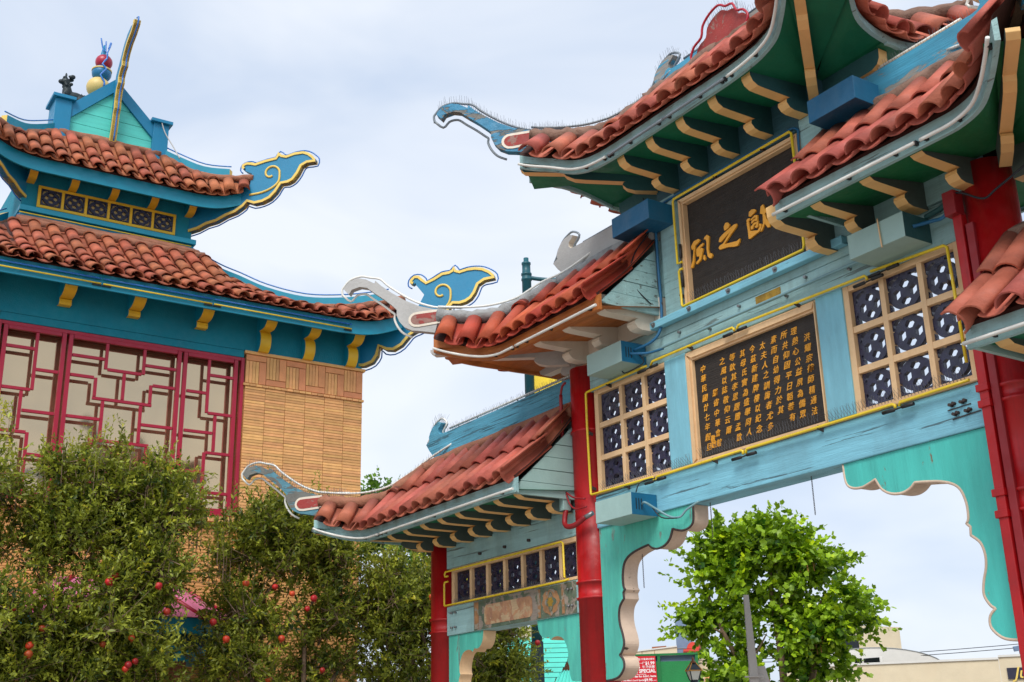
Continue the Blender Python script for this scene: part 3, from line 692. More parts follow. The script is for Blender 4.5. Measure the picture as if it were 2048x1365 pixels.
ARCH = [(-7.776, 3.598), (-7.786, 3.46), (-7.835, 3.409), (-7.926, 3.394), (-8.005, 3.411), (-8.063, 3.43), (-8.111, 3.346), (-8.189, 3.299), (-8.284, 3.286), (-8.357, 3.305), (-8.405, 3.339), (-8.509, 3.325), (-8.628, 3.302), (-8.72, 3.266), (-8.775, 3.212), (-8.803, 3.117), (-8.801, 3.018), (-8.78, 2.985), (-8.807, 2.958), (-8.801, 2.902), (-8.866, 2.843), (-8.889, 2.76), (-8.88, 2.675), (-8.848, 2.588), (-8.835, 2.503), (-8.87, 2.434), (-8.906, 2.407), (-8.857, 2.362), (-8.853, 2.291), (-8.918, 2.225), (-8.999, 2.2), (-9.12, 2.192)]
WARCH = [(-10.216, 2.838), (-10.196, 2.741), (-10.151, 2.684), (-10.093, 2.658), (-10.027, 2.664), (-9.988, 2.63), (-9.94, 2.653), (-9.87, 2.657), (-9.791, 2.634), (-9.738, 2.578), (-9.708, 2.505), (-9.707, 2.442), (-9.723, 2.411), (-9.695, 2.365), (-9.687, 2.314), (-9.679, 2.269), (-9.643, 2.22), (-9.48, 2.209)]
def seg_smooth(P, cusps, k=4):
    out = []; c = [0]+cusps+[len(P)-1]
    for a, b in zip(c, c[1:]): out += arc2(P[a:b+1], k)[:-1]
    return out+[P[-1]]
def arches():
    a = seg_smooth(ARCH, [5, 10, 17, 18, 19, 26]); a = a+[(-9.12, 3.598)]
    w = seg_smooth(WARCH, [4, 5, 12]); w = w+[(-9.48, 2.838)]
    for F, m in ((idm, 'teal_arch'), (mxm, 'teal_arch_worn')):
        ab = MB().prism(a, lambda u, v, q: F(u, q, v), .02, .20, 0, 1).build('arch_bracket', [m, 'cream_reveal'], gate, bevel=.003)
        MB().tube([F(u, .024, v) for u, v in a[:-1]], .011, 6).build('bead_or_shade_line', 'rust_iron' if F is idm else 'cream_reveal', ab, fix=False)  # left arch: dark tube draws the recess's shadow line; right arch: cream bead
        for G in (lambda x, y, z: (x, y, z), lambda x, y, z: (-12.16-9.30-x, y, z)):
            MB().prism(w, lambda u, v, q: F(*G(u, q, v)), .02, .18, 0, 1).build('arch_bracket', ['teal_arch', 'cream'], gate, bevel=.003)
arches()
# pierced ceramic blocks
def block_mesh(s=.29, th=.02):
    from mathutils.geometry import delaunay_2d_cdt
    h = s/2-.004; loops = [[(-h, -h), (h, -h), (h, h), (-h, h)]]
    for k in range(4):
        a = k*math.pi/2; ca, sa = math.cos(a), math.sin(a); rot = lambda x, y: (x*ca-y*sa, x*sa+y*ca)
        loops.append([rot(.062+.031*math.cos(t)+.003*math.cos(3*t), .037*math.sin(t)) for t in [2*math.pi*(i+.5)/6 for i in range(6)]])
        a = k*math.pi/2+math.pi/4; ca, sa = math.cos(a), math.sin(a); rot2 = lambda x, y: (x*ca-y*sa, x*sa+y*ca)
        P = [(.119*math.cos(t), .119*math.sin(t)) for t in [(-.46+.92*i/8) for i in range(9)]]
        P += [(.117, .062), (.128, .050), (.133, .034), (.147, .020), (.150, .006), (.150, -.006), (.147, -.020), (.133, -.034), (.128, -.050), (.117, -.062)]
        loops.append([rot2(*p) for p in P])
    vs = []; es = []
    for L in loops:
        b0 = len(vs); vs += L; es += [(b0+i, b0+(i+1) % len(L)) for i in range(len(L))]
    ov, oe, of, *_ = delaunay_2d_cdt([Vector(v) for v in vs], es, [], 0, 1e-6)
    def inside(p, L):
        c = False; n = len(L)
        for i in range(n):
            (x1, y1), (x2, y2) = L[i], L[(i+1) % n]
            if (y1 > p[1]) != (y2 > p[1]) and p[0] < (x2-x1)*(p[1]-y1)/(y2-y1)+x1: c = not c
        return c
    mb = MB(); F = []
    for f in of:
        c = sum((ov[i] for i in f), Vector((0, 0)))/len(f)
        if inside(c, loops[0]) and not any(inside(c, L) for L in loops[1:]): F.append(tuple(f))
    def hz(p):   # moulded relief: ring and boss stand proud
        r = math.hypot(p.x, p.y); return .012*math.exp(-((r-.106)/.012)**2)+.012*math.exp(-(r/.025)**2)+.01*math.exp(-((r-.18)/.02)**2)
    mb.add([(p.x, p.y, th+hz(p)) for p in ov], F, 0, True); mb.add([(p.x, p.y, -th) for p in ov], [f[::-1] for f in F])
    for L in loops: n = len(L); mb.add([(x, y, -th) for x, y in L]+[(x, y, th) for x, y in L], [(i, (i+1) % n, n+(i+1) % n, n+i) for i in range(n)])
    me = mb.mesh('ceramic_block', 'navy_glaze')
    return me
BLOCK = block_mesh()
def lattice(xs, zs, x0, x1, z0, z1, y=.0, bw=.046, fw=.06, rz=True):
    """frame with mullions at xs / zs and a ceramic block in each opening"""
    mb = MB(); mb.box(x0, x0+fw, y, y+.1, z0, z1); mb.box(x1-fw, x1, y, y+.1, z0, z1)
    mb.box(x0+fw, x1-fw, y+.002, y+.1, z1-fw*.8, z1); mb.box(x0+fw, x1-fw, y+.002, y+.1, z0, z0+.03)
    fr = mb.build('lattice_frame', 'cream', gate, bevel=.004)
    for x in xs: MB().box(x-bw/2, x+bw/2, y+.006, y+.09, z0+.03, z1-fw*.8).build('mullion', 'cream', fr, bevel=.003)
    X = [x0+fw]+list(xs)+[x1-fw]; Z = [z0+.03]+list(zs)+[z1-fw*.8]
    for z in zs:
        for a, b in zip(X, X[1:]): MB().box(a+(bw/2 if a != X[0] else 0), b-(bw/2 if b != X[-1] else 0), y+.008, y+.088, z-.026, z+.026).build('mullion', 'cream', fr, bevel=.003)
    for a, b in zip(X, X[1:]):
        for c, d in zip(Z, Z[1:]):
            cx, cz = (a+b)/2, (c+d)/2
            m = Matrix.Translation((cx, y+.065, cz)) @ Euler((math.pi/2, 0, 0)).to_matrix().to_4x4() @ Matrix.Diagonal(((b-a)/.29, (d-c)/.29, 1, 1))
            inst('ceramic_block', BLOCK, m, fr)
ZB = (4.27, 4.595)
lattice((-8.672, -8.330), ZB, -9.08, -7.925, 3.941, 4.960); lattice((-5.490, -5.137), ZB, -5.86, -4.77, 3.941, 4.960)
wx = [-11.475+.343*k for k in range(6)]
lattice(wx, (), -11.88, -9.42, 3.165, 3.58); lattice([2*XC-x for x in wx][::-1], (), 2*XC+9.42, 2*XC+11.88, 3.165, 3.58)
# plaques
def frame(parent, x0, x1, z0, z1, w=.075, y=-.01, wr=None):
    wr = wr or w
    for n, pl in (('frame_rail', [(x0, z1), (x1, z1), (x1-wr, z1-w), (x0+w, z1-w)]), ('frame_rail', [(x0, z0), (x1, z0), (x1-wr, z0+w*.45), (x0+w, z0+w*.45)]),
                  ('frame_stile', [(x0, z0+.002), (x0, z1-.002), (x0+w-.002, z1-w), (x0+w-.002, z0+w*.45)]), ('frame_stile', [(x1, z0+.002), (x1, z1-.002), (x1-wr+.002, z1-w), (x1-wr+.002, z0+w*.45)])):
        MB().prism(pl, XZ(y), 0, .08).build(n, 'cream', parent, bevel=.006)
        cx = sum(p[0] for p in pl)/4; cz = sum(p[1] for p in pl)/4
        MB().prism([(p[0]+(cx-p[0])*(.45 if n == 'frame_stile' else .015), p[1]+(cz-p[1])*(.45 if n == 'frame_rail' else .015)) for p in pl], XZ(y-.02), 0, .03).build('frame_bead', 'cream', parent, bevel=.006)
up = MB().box(-7.60, -6.12, .045, .10, 5.36, 6.41).build('upper_plaque', 'black_board', gate); frame(up, -7.64, -6.105, 5.355, 6.445, .06)
lp = MB().box(-7.65, -6.13, .028, .10, 3.93, 4.90).build('lower_plaque', 'black_board', gate); frame(lp, -7.705, -6.132, 3.922, 4.952, .085, -.004, .022)
def glyphs():
    zhi = [[(-7.113, 5.946), (-7.113, 5.982), (-7.091, 6.009), (-7.063, 6.004), (-7.038, 5.974), (-7.051, 5.951), (-7.099, 5.941)],
           [(-7.194, 5.864), (-7.175, 5.899), (-7.125, 5.919), (-6.985, 5.953), (-6.953, 5.948), (-6.95, 5.929), (-6.971, 5.913), (-7.031, 5.879), (-7.123, 5.816), (-7.022, 5.798), (-6.967, 5.788), (-6.929, 5.798), (-6.938, 5.767), (-6.964, 5.742), (-7.0, 5.747), (-7.09, 5.775), (-7.188, 5.787), (-7.201, 5.806), (-7.184, 5.824), (-7.141, 5.829), (-7.037, 5.905), (-7.147, 5.862), (-7.171, 5.853)]]
    feng = [[(-7.551, 5.932), (-7.554, 5.955), (-7.514, 5.992), (-7.454, 5.992), (-7.426, 5.973), (-7.458, 5.956), (-7.499, 5.942), (-7.517, 5.876), (-7.526, 5.792), (-7.551, 5.743), (-7.576, 5.747), (-7.579, 5.761), (-7.549, 5.808), (-7.531, 5.881), (-7.522, 5.922), (-7.543, 5.915)],
            [(-7.383, 5.96), (-7.366, 5.979), (-7.335, 5.988), (-7.308, 5.964), (-7.319, 5.911), (-7.332, 5.844), (-7.322, 5.797), (-7.298, 5.795), (-7.284, 5.769), (-7.304, 5.748), (-7.327, 5.755), (-7.348, 5.785), (-7.355, 5.852), (-7.348, 5.922), (-7.359, 5.955)],
            [(-7.489, 5.902), (-7.431, 5.924), (-7.391, 5.931), (-7.393, 5.91), (-7.445, 5.893), (-7.42, 5.891), (-7.397, 5.875), (-7.417, 5.832), (-7.437, 5.782), (-7.489, 5.757), (-7.506, 5.763), (-7.497, 5.782), (-7.46, 5.797), (-7.457, 5.825), (-7.487, 5.829), (-7.493, 5.86)],
            [(-7.408, 5.778), (-7.399, 5.811), (-7.385, 5.809), (-7.379, 5.768), (-7.392, 5.756)]]
    ou = [[(-6.8, 5.958), (-6.791, 5.996), (-6.758, 6.007), (-6.723, 5.996), (-6.706, 5.976), (-6.737, 5.96), (-6.783, 5.947)],
          [(-6.831, 5.893), (-6.829, 5.934), (-6.811, 5.941), (-6.785, 5.934), (-6.796, 5.914), (-6.807, 5.918), (-6.799, 5.818), (-6.709, 5.79), (-6.683, 5.814), (-6.689, 5.844), (-6.659, 5.832), (-6.668, 5.795), (-6.688, 5.775), (-6.808, 5.749), (-6.824, 5.753), (-6.825, 5.828)],
          [(-6.778, 5.921), (-6.73, 5.94), (-6.696, 5.93), (-6.702, 5.877), (-6.736, 5.89), (-6.774, 5.877), (-6.776, 5.896), (-6.743, 5.907), (-6.721, 5.908), (-6.719, 5.918), (-6.742, 5.92), (-6.771, 5.904)],
          [(-6.786, 5.854), (-6.747, 5.874), (-6.694, 5.874), (-6.7, 5.821), (-6.727, 5.818), (-6.743, 5.838), (-6.72, 5.842), (-6.718, 5.856), (-6.75, 5.851), (-6.762, 5.825), (-6.785, 5.826)],
          [(-6.65, 5.99), (-6.62, 6.0), (-6.60, 5.94), (-6.56, 5.95), (-6.55, 5.93), (-6.61, 5.91), (-6.60, 5.86), (-6.565, 5.81), (-6.566, 5.769), (-6.592, 5.769), (-6.62, 5.82), (-6.66, 5.77), (-6.68, 5.765), (-6.64, 5.83), (-6.635, 5.91), (-6.665, 5.93)]]
    for ch in (zhi, feng, ou):
        mb = MB()
        for st in ch: mb.prism(st, XZ(.045), -.016, 0)
        mb.build('inscription_character', 'gold', up, fix=True)
    text_obj('inscription_character', '孟', .26, (-6.40, .043, 5.87), FRONT, 'gold', up, .008, .004)
    cols = [('洪耀宗律師精通法', -6.292, 4.683, 4.073), ('理熱心公益夙為僑眾', -6.418, 4.776, 4.076), ('所共仰固平日韜養有', -6.532, 4.775, 4.078), ('素而自幼得力於其', -6.655, 4.77, 4.163),
            ('太夫人之訓誨者尤多', -6.78, 4.76, 4.06), ('今茲新建牌樓以紀念', -6.904, 4.764, 4.069), ('其母氏實為盛舉同人', -7.025, 4.759, 4.068), ('等欽其孝思題贈孟歐', -7.152, 4.76, 4.052),
            ('之風以誌敬仰云爾', -7.270, 4.76, 4.143), ('羅省中華會館', -7.395, 4.505, 4.054), ('中華民國廿七年穀旦', -7.525, 4.757, 4.05)]
    for s, x, z1, z0 in cols:
        n = len(s); mb = None
        for i, ch in enumerate(s):
            z = z1+(z0-z1)*i/(n-1)
            o = text_obj('inscription_character', ch, .069, (x+random.uniform(-.005, .005), .026, z+random.uniform(-.003, .003)), Euler((math.pi/2, 0, 0)), 'gold', lp, .003, .0003, random.uniform(.15, .35), sx=random.uniform(.92, 1.08))
    text_obj('inscription_character', '敬', .06, (-7.462, .026, 4.11), FRONT, 'gold', lp, .004, .001, .18); text_obj('inscription_character', '題', .06, (-7.462, .026, 4.055), FRONT, 'gold', lp, .004, .001, .18)
glyphs()
# faded paintings on the beams
mat('fade_green', (84, 100, 82), .85, .3, nscale=7, grime=.7, gcol=(132, 108, 88), gscale=8, peel=.47, pcol=(150, 138, 126), pscale=6, bump=.3)
mat('fade_tan', (176, 132, 98), .85, .3, nscale=9, grime=.8, gcol=(142, 98, 96), gscale=9, peel=.46, pcol=(196, 168, 132), pscale=9, bump=.3)
mat('fade_orange', (188, 132, 74), .8, .2, nscale=8, grime=.4, gcol=(120, 90, 70), gscale=7, peel=.38, pcol=(160, 150, 136), pscale=8, bump=.3)
mat('fade_brown', (158, 116, 78), .85, .3, nscale=9, grime=.7, gcol=(112, 92, 76), gscale=9, peel=.45, pcol=(158, 146, 130), pscale=10, bump=.4)
mat('fade_ochre', (150, 118, 36), .75, .35, nscale=12, grime=.6, gcol=(66, 60, 40), gscale=10, bump=.3)
def paintings():
    for F in (idm,):
        p = MB().box(-11.40, -9.50, -.004, .01, 2.846, 3.154).build('faded_painting', 'fade_green', gate, fix=True)
        def rr(cx, cz, w, h, c=.06, k=5):
            P = []
            for sx, sz, a0 in ((1, 1, 0), (-1, 1, 90), (-1, -1, 180), (1, -1, 270)):
                P += [(cx+sx*(w-c)+c*math.cos(R(a0+90*i/k)), cz+sz*(h-c)+c*math.sin(R(a0+90*i/k))) for i in range(k+1)]
            return P
        MB().prism(rr(-10.72, 2.99, .46, .105), XZ(-.004), -.004, .0).build('painted_cartouche', 'fade_tan', p)
        fl = [(-9.93+(.150+.007*math.cos(8*t)+random.uniform(-.01, .01))*math.cos(t), 2.995+(.125+.006*math.cos(8*t)+random.uniform(-.008, .008))*math.sin(t)) for t in [2*math.pi*i/40 for i in range(40)]]
        MB().prism(fl, XZ(-.004), -.004, 0).build('painted_flower', 'fade_brown', p)
        f2 = [(-9.93+(.08+.02*math.cos(4*t))*math.cos(t), 2.995+(.08+.02*math.cos(4*t))*math.sin(t)) for t in [2*math.pi*i/32 for i in range(32)]]
        MB().prism(f2, XZ(-.008), -.003, 0).build('painted_flower', 'fade_green', p)
        f3 = [(-9.93+(.045+.008*math.cos(6*t))*math.cos(t), 2.995+(.045+.008*math.cos(6*t))*math.sin(t)) for t in [2*math.pi*i/32 for i in range(32)]]
        MB().prism(f3, XZ(-.011), -.003, 0).build('painted_flower', 'fade_ochre', p)
        for x0, x1 in ((-11.38, -11.30), (-10.16, -10.11), (-9.74, -9.70)): MB().box(x0, x1, -.008, -.004, 2.86, 3.14).build('painted_band', 'fade_brown', p)
    MB().box(-6.78, -6.49, -.004, .004, 5.10, 5.19).build('faded_painting', 'fade_ochre', gate)
paintings()
def fittings():
    def jbox(x0, x1, z0, z1, mats, y0=-.30, y1=-.004):
        mb = MB().box(x0, x1, y0, y1, z0, z1); mb.m = [0, 0, 0, 0, 1, 1]
        return mb.build('junction_box', mats, gate, bevel=.004)
    b1 = jbox(-8.75, -8.22, 3.56, 3.76, ['box_pale', 'box_blue']); b2 = jbox(-8.78, -8.245, 4.99, 5.195, ['box_pale', 'box_blue']); b4 = jbox(-5.50, -4.985, 5.005, 5.20, ['box_pale', 'dark_teal'])
    jbox(-8.285, -7.735, 6.24, 6.44, ['box_blue_dark', 'box_blue']); jbox(-5.735, -5.26, 6.262, 6.46, ['box_blue_dark', 'box_blue'])
    for b, x, z in ((b1, -8.22, 3.66), (b2, -8.245, 5.09)):
        mb = MB()
        for k in range(3): mb.box(x, x+.004, -.25+.03*k, -.242+.03*k, z-.05, z+.05)
        mb.build('vent_slots', 'cable_black', b)
    T = lambda n, pts, r, m, k=5: MB().tube(smooth_pts(pts, k), r, 8).build(n, m, gate, fix=False)
    T('conduit', [(-8.25, -.05, 5.075), (-7.5, -.045, 5.085), (-6.5, -.045, 5.09), (-5.75, -.045, 5.095), (-5.55, -.09, 5.07), (-5.48, -.14, 5.06)], .013, 'conduit')
    T('conduit', [(-7.96, -.03, 6.50), (-7.96, -.03, 5.9), (-7.955, -.03, 5.45), (-7.97, -.05, 5.25), (-8.05, -.10, 5.15), (-8.25, -.15, 5.12)], .014, 'cable_blue')
    T('cable', [(-8.25, -.2, 5.08), (-8.1, -.1, 5.06), (-7.95, -.04, 5.07)], .012, 'cable_blue')
    T('cable', [(-8.01, -.12, 6.6), (-8.0, -.06, 6.3), (-8.03, -.25, 6.0), (-8.03, -.32, 5.72), (-7.99, -.12, 5.5)], .006, 'cable_black')
    T('cable', [(-8.06, -.08, 6.5), (-7.99, -.03, 6.2), (-7.98, -.03, 5.7), (-7.94, -.03, 5.5)], .006, 'cable_black')
    T('cable', [(-8.0, -.04, 6.42), (-7.85, -.02, 6.50), (-7.2, -.02, 6.50), (-6.35, -.02, 6.50), (-6.12, -.02, 6.48), (-6.11, -.02, 6.3), (-6.11, -.02, 5.6)], .011, 'cable_blue')
    T('cable', [(-4.99, -.2, 5.10), (-4.9, -.1, 5.13), (-4.8, -.1, 5.12), (-4.70, -.12, 5.16)], .014, 'cable_blue')
    T('cable', [(-5.0, -.02, 5.22), (-4.85, -.02, 5.24), (-4.74, -.06, 5.27)], .02, 'dark_teal')
    T('cable', [(-4.74, -.14, 5.27), (-4.6, -.14, 5.22), (-4.45, -.12, 5.12), (-4.35, -.1, 5.16), (-4.1, -.05, 5.28)], .008, 'cable_black')
    # wires at the foot of the lower box
    T('cable', [(-8.22, -.18, 3.66), (-8.15, -.2, 3.66), (-8.10, -.12, 3.60), (-8.0, -.05, 3.52), (-7.88, -.04, 3.50), (-7.8, -.03, 3.55), (-7.66, -.01, 3.60)], .010, 'conduit')
    T('cable', [(-8.13, -.14, 3.62), (-8.06, -.1, 3.52), (-7.9, -.06, 3.49)], .006, 'cable_black')
    T('cable', [(-8.15, -.05, 3.90), (-8.2, -.2, 3.85), (-8.25, -.22, 3.76)], .006, 'cable_black')
    T('cable', [(-8.5, -.1, 4.995), (-8.42, -.12, 4.95), (-8.25, -.1, 4.97), (-8.17, -.1, 5.0), (-8.2, -.14, 5.08)], .006, 'cable_black')
    # left column: red conduit, grey switch box, loops
    T('conduit', [(-9.46, -.13, 5.0), (-9.49, -.11, 4.6), (-9.50, -.11, 4.1), (-9.49, -.11, 3.98)], .018, 'pipe_red')
    T('conduit', [(-9.36, -.14, 5.10), (-9.43, -.13, 5.08), (-9.46, -.13, 5.0)], .012, 'pipe_red')
    MB().box(-9.56, -9.44, -.16, -.07, 3.82, 3.97).build('switch_box', 'box_pale', gate, bevel=.005)
    T('conduit', [(-9.46, -.12, 3.82), (-9.46, -.14, 3.70), (-9.38, -.16, 3.645), (-9.25, -.16, 3.645), (-9.12, -.14, 3.70)], .026, 'pipe_red')
    T('conduit', [(-9.14, -.14, 3.69), (-9.05, -.1, 3.73)], .024, 'steel', 2)
    T('cable', [(-9.44, -.13, 4.0), (-9.30, -.14, 3.92), (-9.14, -.12, 3.88)], .009, 'pipe_red')
    T('cable', [(-9.44, -.13, 3.99), (-9.36, -.14, 3.86), (-9.26, -.14, 3.80), (-9.12, -.12, 3.80)], .008, 'pipe_red')
    # right column: square red pipe and its box
    MB().box(-4.715, -4.645, -.12, -.05, .3, 5.10).build('square_pipe', 'column_red', gate, bevel=.006)
    MB().box(-4.63, -4.57, -.11, -.07, .3, 5.0).build('square_pipe', 'pipe_red', gate, bevel=.006)
    MB().box(-4.735, -4.64, -.175, -.07, 5.08, 5.26).build('junction_box', 'pipe_red', gate, bevel=.005)
    for z in (2.98, 3.12, 3.72, 3.83): MB().box(-4.73, -4.635, -.135, -.05, z-.03, z+.02).build('pipe_clamp', 'column_red', gate, bevel=.005)
    # chains
    for x, z in ((-7.66, 3.6), (-6.48, 3.6), (-8.62, 3.29)):
        mb = MB()
        for k in range(16):
            c = V(x, .12, z-.012-.019*k); a = k % 2*math.pi/2
            mb.tube([c+V(math.cos(a)*.005*math.cos(t), math.sin(a)*.005*math.cos(t), .0115*math.sin(t)) for t in [2*math.pi*i/8 for i in range(8)]], .0022, 4, 0, True)
        mb.build('chain', 'rust_iron', gate, fix=False)
    # string hanging from the box
    T('string', [(-5.2, -.31, 5.22), (-5.195, -.31, 5.1), (-5.19, -.31, 4.99)], .006, 'cream')
fittings()
def yellow_tubes():
    y = -.055
    def run(pts, r=.012): neon(gate, [(a, y, b) for a, b in pts], 'neon_yellow', r, 1)
    run([(-8.19, 4.965), (-8.9, 4.955), (-9.12, 4.952), (-9.14, 4.94), (-9.142, 4.6), (-9.13, 4.0), (-9.13, 3.935), (-9.115, 3.92), (-8.20, 3.912), (-8.185, 3.90), (-8.183, 3.88)])
    run([(-8.15, 3.875), (-8.15, 3.895), (-8.135, 3.905), (-7.05, 3.912), (-7.035, 3.905), (-7.03, 3.875)]); run([(-7.0, 3.875), (-6.995, 3.90), (-6.98, 3.912), (-5.48, 3.915), (-5.46, 3.905), (-5.455, 3.88)])
    run([(-5.42, 3.885), (-5.41, 3.915), (-5.1, 3.92), (-4.82, 3.925)])
    run([(-8.13, 4.95), (-8.1, 4.985), (-7.03, 4.985), (-7.015, 4.97), (-7.01, 4.95)]); run([(-6.98, 4.95), (-6.97, 4.97), (-6.955, 4.985), (-5.58, 4.955), (-5.565, 4.94), (-5.56, 4.915)])
    run([(-5.52, 4.97), (-4.86, 4.935), (-4.835, 4.915), (-4.83, 4.6), (-4.82, 4.05)])
    run([(-7.60, 5.80), (-7.66, 5.80), (-7.665, 6.43), (-7.65, 6.455), (-6.165, 6.462), (-6.145, 6.44), (-6.14, 6.0), (-6.14, 5.42), (-6.155, 5.385), (-7.625, 5.375), (-7.642, 5.39), (-7.65, 5.72), (-7.635, 5.735), (-7.60, 5.735)])
    run([(-11.87, 3.49), (-11.93, 3.49), (-11.94, 3.52), (-11.92, 3.545), (-9.65, 3.545), (-9.62, 3.53), (-9.615, 3.2), (-9.60, 3.19)], .011); run([(-11.87, 3.43), (-11.94, 3.43), (-11.95, 3.40), (-11.95, 3.18), (-11.94, 3.165), (-9.62, 3.162), (-9.55, 3.17)], .011)
    mb = MB()
    for x, z in ((-8.17, 4.93), (-7.0, 4.935), (-5.55, 4.90), (-5.4, 4.93), (-8.16, 3.87), (-7.02, 3.855), (-5.43, 3.87)):
        MB().tube([(x-.14, -.06, z), (x-.035, -.06, z), (x-.03, -.06, z), (x+.03, -.06, z+.003), (x+.035, -.06, z+.004), (x+.14, -.06, z+.004)], [.014, .014, .006, .006, .014, .014], 8).build('tube_electrode', 'black_rubber', gate, fix=False)
    MB().tube([(-7.615, -.05, a) for a in (5.98, 5.845, 5.84, 5.70, 5.695, 5.56)], [.014, .014, .007, .007, .014, .014], 8).build('tube_electrode', 'black_rubber', gate, fix=False)
    mb = MB()
    for x, z, dz in [(-8.8, 4.955, 0), (-7.6, 4.985, 0), (-6.3, 4.97, 0), (-8.6, 3.916, 0), (-7.4, 3.911, 0), (-6.2, 3.914, 0), (-7.1, 6.46, 0), (-6.5, 6.46, 0), (-4.87, 4.66, 0), (-9.14, 4.55, 0), (-9.13, 4.0, 0), (-7.655, 5.5, 0), (-6.14, 6.2, 0)]: mb.bar((x, -.06, z), (x, .01, z-.02), .012, .03)
    tag(mb.build('tube_clips', 'rust_iron', gate), kind='stuff')
    for x0, x1, z in ((-9.0, -7.7, 3.94), (-7.6, -6.2, 3.965), (-6.13, -4.85, 3.945)): spikes(gate, [(x0, -.03, z), (x1, -.03, z)], (0, -.45, 1), .09, .03)
    spikes(gate, [(-7.55, -.03, 5.40), (-6.2, -.03, 5.40)], (0, -.45, 1), .09, .03); spikes(gate, [(-11.8, -.03, 3.18), (-9.6, -.03, 3.18)], (0, -.5, 1), .05, .03)
yellow_tubes()
# ---------------------------------------------------------------- brick building beside the gate
bld = thing('brick_building', 'pale brick building with teal eaves, red lattice window and two tiers of tiled roof', 'building', (-18, -2.68, 0))
YC = -2.685
XW = -16.2
def BB(name, x0, x1, y0, y1, z0, z1, m, parent=None, bevel=.006): return MB().box(x0, x1, y0, y1, z0, z1).build(name, m, parent or bld, bevel)
myb = lambda x, y, z: (x, 2*YC-y, z)
def brick_walls():
    core = BB('pier', -20.5, XW-.014, -.945, .962, 0, 7.26, 'brick_joint', bevel=0)
    BB('pier', -20.5, XW-.014, 2*YC-.962, -4.42, 0, 7.26, 'brick_joint', bevel=0)
    wall = BB('wall', -20.5, XW-.10, -4.42, -.945, 0, 4.72, 'brick_joint', bevel=0)
    w, h = .3105, .0355; pit, row = .3178, .0421
    me = MB().box(0, .03, -w/2, w/2, -h/2, h/2).mesh('brick', 'brick')
    n = 0; rest = MB()
    def place(x, y, z, mbx, single, parent):
        nonlocal n
        jx = random.uniform(-.0035, .0035)
        if single and n < 300:
            n += 1; inst('brick', me, Matrix.Translation((x-.016+jx, y, z)), parent)
        else: mbx.box(x-.03+jx, x+.014+jx, y-w/2, y+w/2, z-h/2, z+h/2)
    for r in range(140):
        z = 6.742-r*row
        for c in range(6): place(XW-.014, -.945+pit*(c+.5), z, rest, True, core)
        # the pier's return towards the window
        for c in range(2): rest.box(XW-.03-.32*c-.305, XW-.03-.32*c, -.955, -.93, z-h/2, z+h/2)
    tag(rest.build('brickwork', 'brick_stuff', core, fix=False), kind='stuff')
    rest2 = MB()
    for r in range(108):
        z = 4.66-r*row
        for c in range(11): place(XW-.1, -4.42+pit*(c+.5), z, rest2, False, wall)
    tag(rest2.build('brickwork', 'brick_stuff', wall, fix=False), kind='stuff')
    rest3 = MB()
    for r in range(60):
        for c in range(6): rest3.box(XW-.03, XW, 2*YC-.962+pit*c, 2*YC-.962+pit*c+w, 6.742-r*row-h/2, 6.742-r*row+h/2)
    tag(rest3.build('brickwork', 'brick_stuff', wall, fix=False), kind='stuff')
    for k in range(34): BB('sill_brick', XW-.12, XW+.015, -4.40+.1015*k, -4.40+.1015*k+.095, 4.725, 4.805, 'brick', wall, .003)
    for y0, y1 in ((-.975, .995), (2*YC-.995, -4.40)):
        BB('coping', -20.5, XW+.03, y0, y1, 7.255, 7.30, 'brick', bevel=.006)
        k = 0; y = y0
        while y < y1-.05: BB('band_brick', XW-.02, XW+.022, y, min(y1, y+.098)-.006, 6.765, 6.80, 'brick', bevel=.003); y += .098
    for P in (-.945, 2*YC-.962):
        for c in range(6):
            y = P+pit*c; z0, z1 = 6.81, 7.25; od = c % 2
            if not od:
                BB('brick', XW-.03, XW+.004, y+.004, y+pit-.004, z1-.088, z1-.004, 'brick_pink', core, .003); za, zb = z0, z1-.094
            else:
                BB('brick', XW-.03, XW+.004, y+.004, y+pit-.004, z0+.004, z0+.088, 'brick_pink', core, .003); za, zb = z0+.094, z1
            for k in range(4): BB('brick', XW-.03, XW+.002+.002*(k % 2), y+.004+.0505*k, y+.004+.0505*k+.045, za+.004, zb-.004, 'brick', core, .003)
            BB('brick', XW-.03, XW+.004, y+.208, y+pit-.004, za+.004, zb-.004, 'brick_pink', core, .003)
brick_walls()
